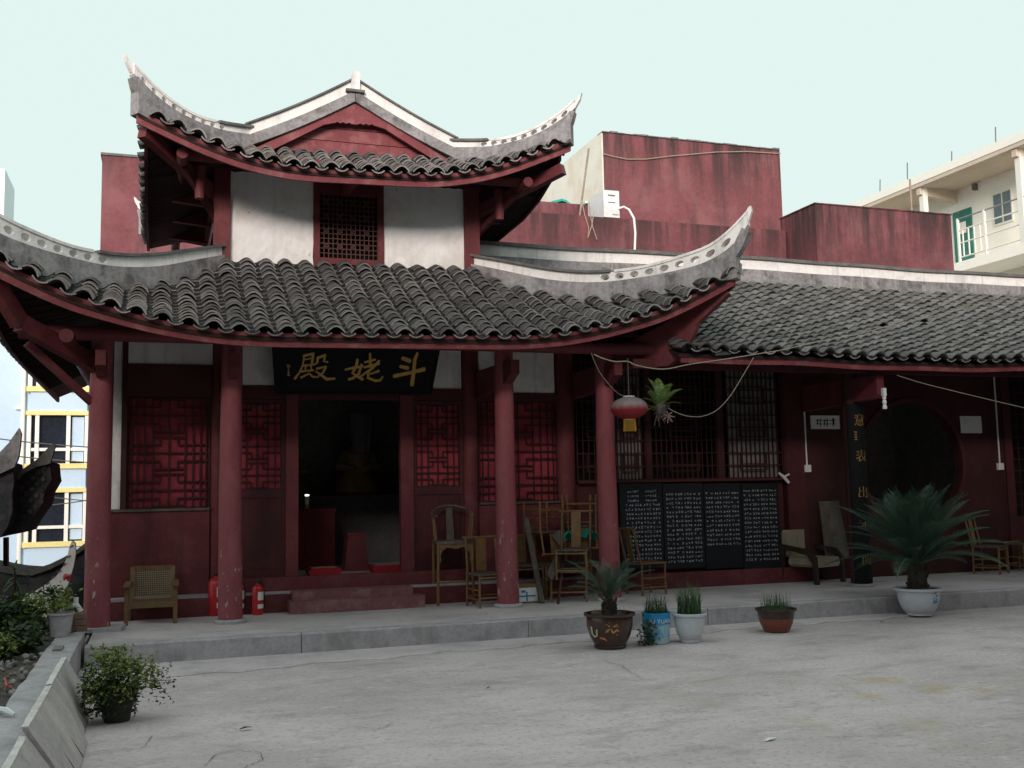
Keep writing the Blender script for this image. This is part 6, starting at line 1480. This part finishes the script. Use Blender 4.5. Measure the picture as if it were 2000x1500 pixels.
a = at(1633, 1060, Y=1.0); mb = MB(); mb.prism([(a.x-.22, .95, .55), (a.x+.2, .95, .55), (a.x+.16, 1.1, 1.42), (a.x-.20, 1.1, 1.42)], (0, .025, 0)); tag(link('leaning_plank', mb.mesh('leaning_plank', 'old_wood')), 'wide grey wooden board leaning on the red wall behind the armchair', 'plank')
# chairs beyond the big cycad
bamboo_chair('bamboo_chair', 'bamboo chair half hidden behind the right fronds of the large cycad', (12.55, .75, ZP), (0, 0, .5), .42, .42, .40, .44, .1)
bamboo_chair('bamboo_chair', 'bamboo stool frame at the right edge of the porch', (13.15, .72, ZP), (0, 0, .1), .44, .30, .34, .03, .1, slat=False)
# fire extinguishers
pmat('extinguisher_red', (.50, .018, .025), .3, .15, 4, 30, 0, spec=.5)
def extinguisher(px, py, r, h, lab):
    p = at(px, py, Z=ZP); t = Thing('fire_extinguisher', lab, 'fire extinguisher', (p.x, p.y+r, ZP), (0, 0, .3), 'fire extinguishers')
    mb = MB(); mb.lathe([(r*.9, 0), (r, .02), (r, h*.80), (r*.8, h*.88), (r*.35, h*.92), (r*.3, h*.95)], 20); o = t.part('cylinder', mb, 'extinguisher_red', smooth=50)
    mb = MB(); mb.lathe([(r*.33, h*.95), (r*.36, h), (0, h)], 10); mb.beam((0, 0, h), (r*.9, -.02, h*1.09), .02, .012); mb.beam((0, 0, h*.98), (r*.9, -.02, h*1.0), .02, .01); t.part('valve', mb, 'black_ink')
    mb = MB(); mb.tube([(r*.3, 0, h*.97), (r*.95, 0, h*.9), (r*1.1, -.01, h*.6), (r*1.08, -.01, h*.2)], .012, 6); t.part('hose', mb, 'black_ink', smooth=True)
    for z0, z1, aa in ((.45, .70, -.3), (.20, .33, -.3)):
        mb = MB(); g = [[((r+.002)*math.sin(q), -(r+.002)*math.cos(q), z) for q in [math.radians(lerp(-20, 62, k/6)) for k in range(7)]] for z in (h*z0, h*z1)]; mb.slab(g, (0, .001, 0)); t.part('sticker', mb, 'white_paint', o)
extinguisher(424, 1204, .105, .50, 'larger red fire extinguisher left of the second column')
extinguisher(504, 1202, .068, .40, 'smaller red fire extinguisher right of the second column')
extinguisher(466, 1202, .07, .42, 'fire extinguisher mostly hidden behind the second column')

# ================================================================== inside the hall
FZ_ = ZS+.10
pmat('altar_red', (.11, .014, .016), .8, .3, 3, 20, .1); pmat('statue_gold', (.22, .15, .06), .5, .4, 5, 30, .2); pmat('altar_stone', (.09, .09, .088), .8, .25, 3, 20, .1); pmat('cushion_red', (.32, .012, .025), .8, .2, 5, 30, .1)
t = Thing('altar_table', 'altar table draped in dark red cloth inside the dark doorway', 'altar', (1.9, 3.0, FZ_))
mb = MB(); g = [[(lerp(-.75, .55, i/16), -.4+.015*math.sin(i*2.1)*(1 if j == 0 else .2), (0, .82)[j]) for i in range(17)] for j in range(2)]; mb.slab(g, (0, .03, 0)); t.part('cloth', mb, 'altar_red'); mb = MB(); mb.box((-.76, -.42, .82), (.56, .4, .87)); t.part('table_top', mb, 'altar_red')
t = Thing('altar_plinth', 'grey stone altar plinth behind the red altar table in the hall', 'altar', (2.9, 3.9, FZ_)); mb = MB(); mb.box((-1.2, -.4, 0), (1.6, .6, .95)); t.part('base', mb, 'altar_stone'); mb = MB(); mb.box((-1.25, -.45, .95), (1.65, .62, 1.05)); t.part('top', mb, 'altar_stone')
def deity(x, y, z, s, lab):
    t = Thing('seated_statue', lab, 'statue', (x, y, z), group='statues on the altar')
    mb = MB(); mb.lathe([(.36*s, 0), (.40*s, .05*s), (.38*s, .20*s), (.25*s, .35*s), (.22*s, .50*s), (.25*s, .66*s), (.20*s, .76*s), (.08*s, .82*s), (.07*s, .86*s)], 16); t.part('robe', mb, 'statue_gold', smooth=True)
    mb = MB(); mb.lathe([(.0, .84*s), (.08*s, .87*s), (.11*s, .95*s), (.10*s, 1.03*s), (0, 1.07*s)], 14); o = t.part('head', mb, 'statue_gold', smooth=True); mb = MB(); mb.lathe([(.11*s, 1.02*s), (.14*s, 1.08*s), (.09*s, 1.18*s), (.03*s, 1.24*s), (0, 1.25*s)], 10); t.part('crown', mb, 'gold', o, smooth=True)
    for q in (-1, 1): mb = MB(); mb.tube([(q*.22*s, 0, .68*s), (q*.31*s, -.12*s, .48*s), (q*.08*s, -.26*s, .44*s)], [.085*s, .08*s, .05*s], 8); t.part('arm', mb, 'statue_gold', smooth=True)
deity(3.02, 4.0, FZ_+1.05, .95, 'larger seated gilt statue in the centre of the dark doorway'); deity(1.95, 4.0, FZ_+1.05, .80, 'smaller seated gilt statue at the left of the dark doorway')
p = at(697, 1108, Y=2.0); t = Thing('offering_box', 'tapered wooden offering box standing just inside the door', 'box', (p.x, 2.0, FZ_)); mb = MB(); mb.prism([(-.17, 0, 0), (.17, 0, 0), (.12, 0, .50), (-.12, 0, .50)], (0, .3, 0)); o = t.part('body', mb, 'red_paint'); mb = MB(); mb.box((-.14, -.02, .50), (.14, .32, .53)); t.part('lid', mb, 'red_paint', o)
for px_, lab in ((632, 'flat red kneeling cushion left inside the door'), (755, 'red kneeling cushion right inside the door')):
    p = at(px_, 1115, Y=1.55); t = Thing('kneeling_cushion', lab, 'cushion', (p.x, 1.55, FZ_), group='kneeling cushions'); t.part('pad', cushion((-.22, -.15, 0), (.22, .18, .10)), 'cushion_red'); mb = MB(); mb.box((-.17, -.1, .10), (.17, .13, .104)); t.part('top_patch', mb, 'beige_cloth')
m = pmat('lamp_glow', (1, .9, .8), .5, 0, 1, 1, 0, emit=((1, .85, .7), 6.0))
p = at(600, 992, Y=2.7); t = Thing('altar_lamp', 'small lit glass lamp glowing on the altar table', 'lamp', (p.x, 2.72, FZ_+.87)); mb = MB(); mb.lathe([(.035, 0), (.04, .01), (.03, .05), (.03, .06)], 10); t.part('foot', mb, 'gold'); mb = MB(); mb.lathe([(.028, .06), (.032, .10), (.032, .17), (.028, .18)], 10); t.part('glass', mb, 'glaze_white'); mb = MB(); mb.lathe([(.0, .185), (.028, .185), (.028, .205), (0, .205)], 10); t.part('flame', mb, 'lamp_glow')
t = Thing('hanging_banner', 'pale cloth banner hanging in the dark hall above the altar', 'banner', (2.95, 3.2, 2.9)); mb = MB(); g = [[(lerp(-.18, .18, i/8)*(1-.3*j/6), .02*math.sin(i), -.1*j) for i in range(9)] for j in range(7)]; mb.slab(g, (0, .01, 0)); t.part('cloth', mb, 'altar_stone')

for nm, px_, py_, w_, mat, lab in (('dry_leaf', 480, 1423, .05, 'bark', 'dark dry leaf lying on the court left of centre'), ('paper_scrap', 1505, 1445, .06, 'white_paint', 'thin white paper scrap on the court at the lower right'), ('paper_scrap', 1140, 1279, .025, 'white_paint', 'tiny white scrap on the court in front of the dragon pot'), ('dry_leaf', 1723, 1215, .03, 'bark', 'dark leaf on the court left of the large cycad'), ('dry_leaf', 955, 1344, .025, 'bark', 'small dark leaf near the middle of the court')):
    p = at(px_, py_, Z=.004); mb = MB(); mb.slab([[(-w_, -w_*.2, .004), (0, -w_*.35, .012), (w_, 0, .006)], [(-w_*.9, w_*.1, .006), (0, w_*.3, .014), (w_, .1*w_, .006)]], (0, 0, -.002)); o = link(nm, mb.mesh(nm, mat)); o.location = p; o.rotation_euler = (0, 0, random.uniform(-.5, .5)); tag(o, lab, 'leaf' if 'leaf' in nm else 'paper')
# ================================================================== unseen buildings added round the court to shade it and the porch
def shade_hall(lab, loc, rz, L, D, H):
    t = Thing('shade_hall', lab, 'temple hall', loc, (0, 0, rz))
    mb = MB(); mb.box((-L/2, 1.2, 0), (L/2, D, H)); w = t.part('wall', mb, 'red_paint')
    for k in range(int(L/3)+1):
        mb = MB(); mb.tube([(-L/2+.3+k*3, 0, 0), (-L/2+.3+k*3, 0, H)], .14, 12); t.part('column', mb, 'red_column', smooth=True)
    mb = MB(); mb.slab([[(-L/2-.8, -1.1, H-.1), (L/2+.8, -1.1, H-.1)], [(-L/2-.8, D*.5, H+D*.36), (L/2+.8, D*.5, H+D*.36)], [(-L/2-.8, D+1, H-.1), (L/2+.8, D+1, H-.1)]], (0, 0, -.12)); r = t.part('roof', mb, 'tile')
    mb = MB(); mb.box((-L/2-.8, D*.5-.1, H+D*.36), (L/2+.8, D*.5+.1, H+D*.36+.5)); t.part('ridge', mb, 'ridge_grey', r)
    for k in range(int(L/3)):
        mb = MB(); mb.box((-L/2+.6+k*3, 1.15, 1.0), (-L/2+2.6+k*3, 1.198, H-.7)); t.part('window', mb, 'lattice_wood', w)
shade_hall('unseen red tiled hall added to shade the right side of the court', (15.3, -9.0, 0), -math.pi/2, 15, 6, 5.6)
ob = Thing('added_shade_block', 'unseen plain grey block added behind the viewer to shade the court', 'building', (-3, -20, -4))
pmat('grey_render', (.22, .21, .205), .9, .15, .8, 10, .1, streak=(.14, .135, .13), streakamt=.5)
mb = MB(); mb.box((-22, -6, 0), (20, 4, 13.25)); w = ob.part('wall', mb, 'grey_render')  # added shade block, tall enough to darken the porch but not the upper storey
mb = MB(); mb.box((-22.2, -6.2, 13.25), (20.2, 4.2, 13.55)); ob.part('coping', mb, 'ridge_cap', w)
for fl in range(4):
    for k in range(12):
        mb = MB(); mb.box((-20.5+k*3.4, 4.001, 4.6+fl*2.4), (-18.7+k*3.4, 4.06, 6.0+fl*2.4)); f = ob.part('window', mb, 'glass_dark', w)
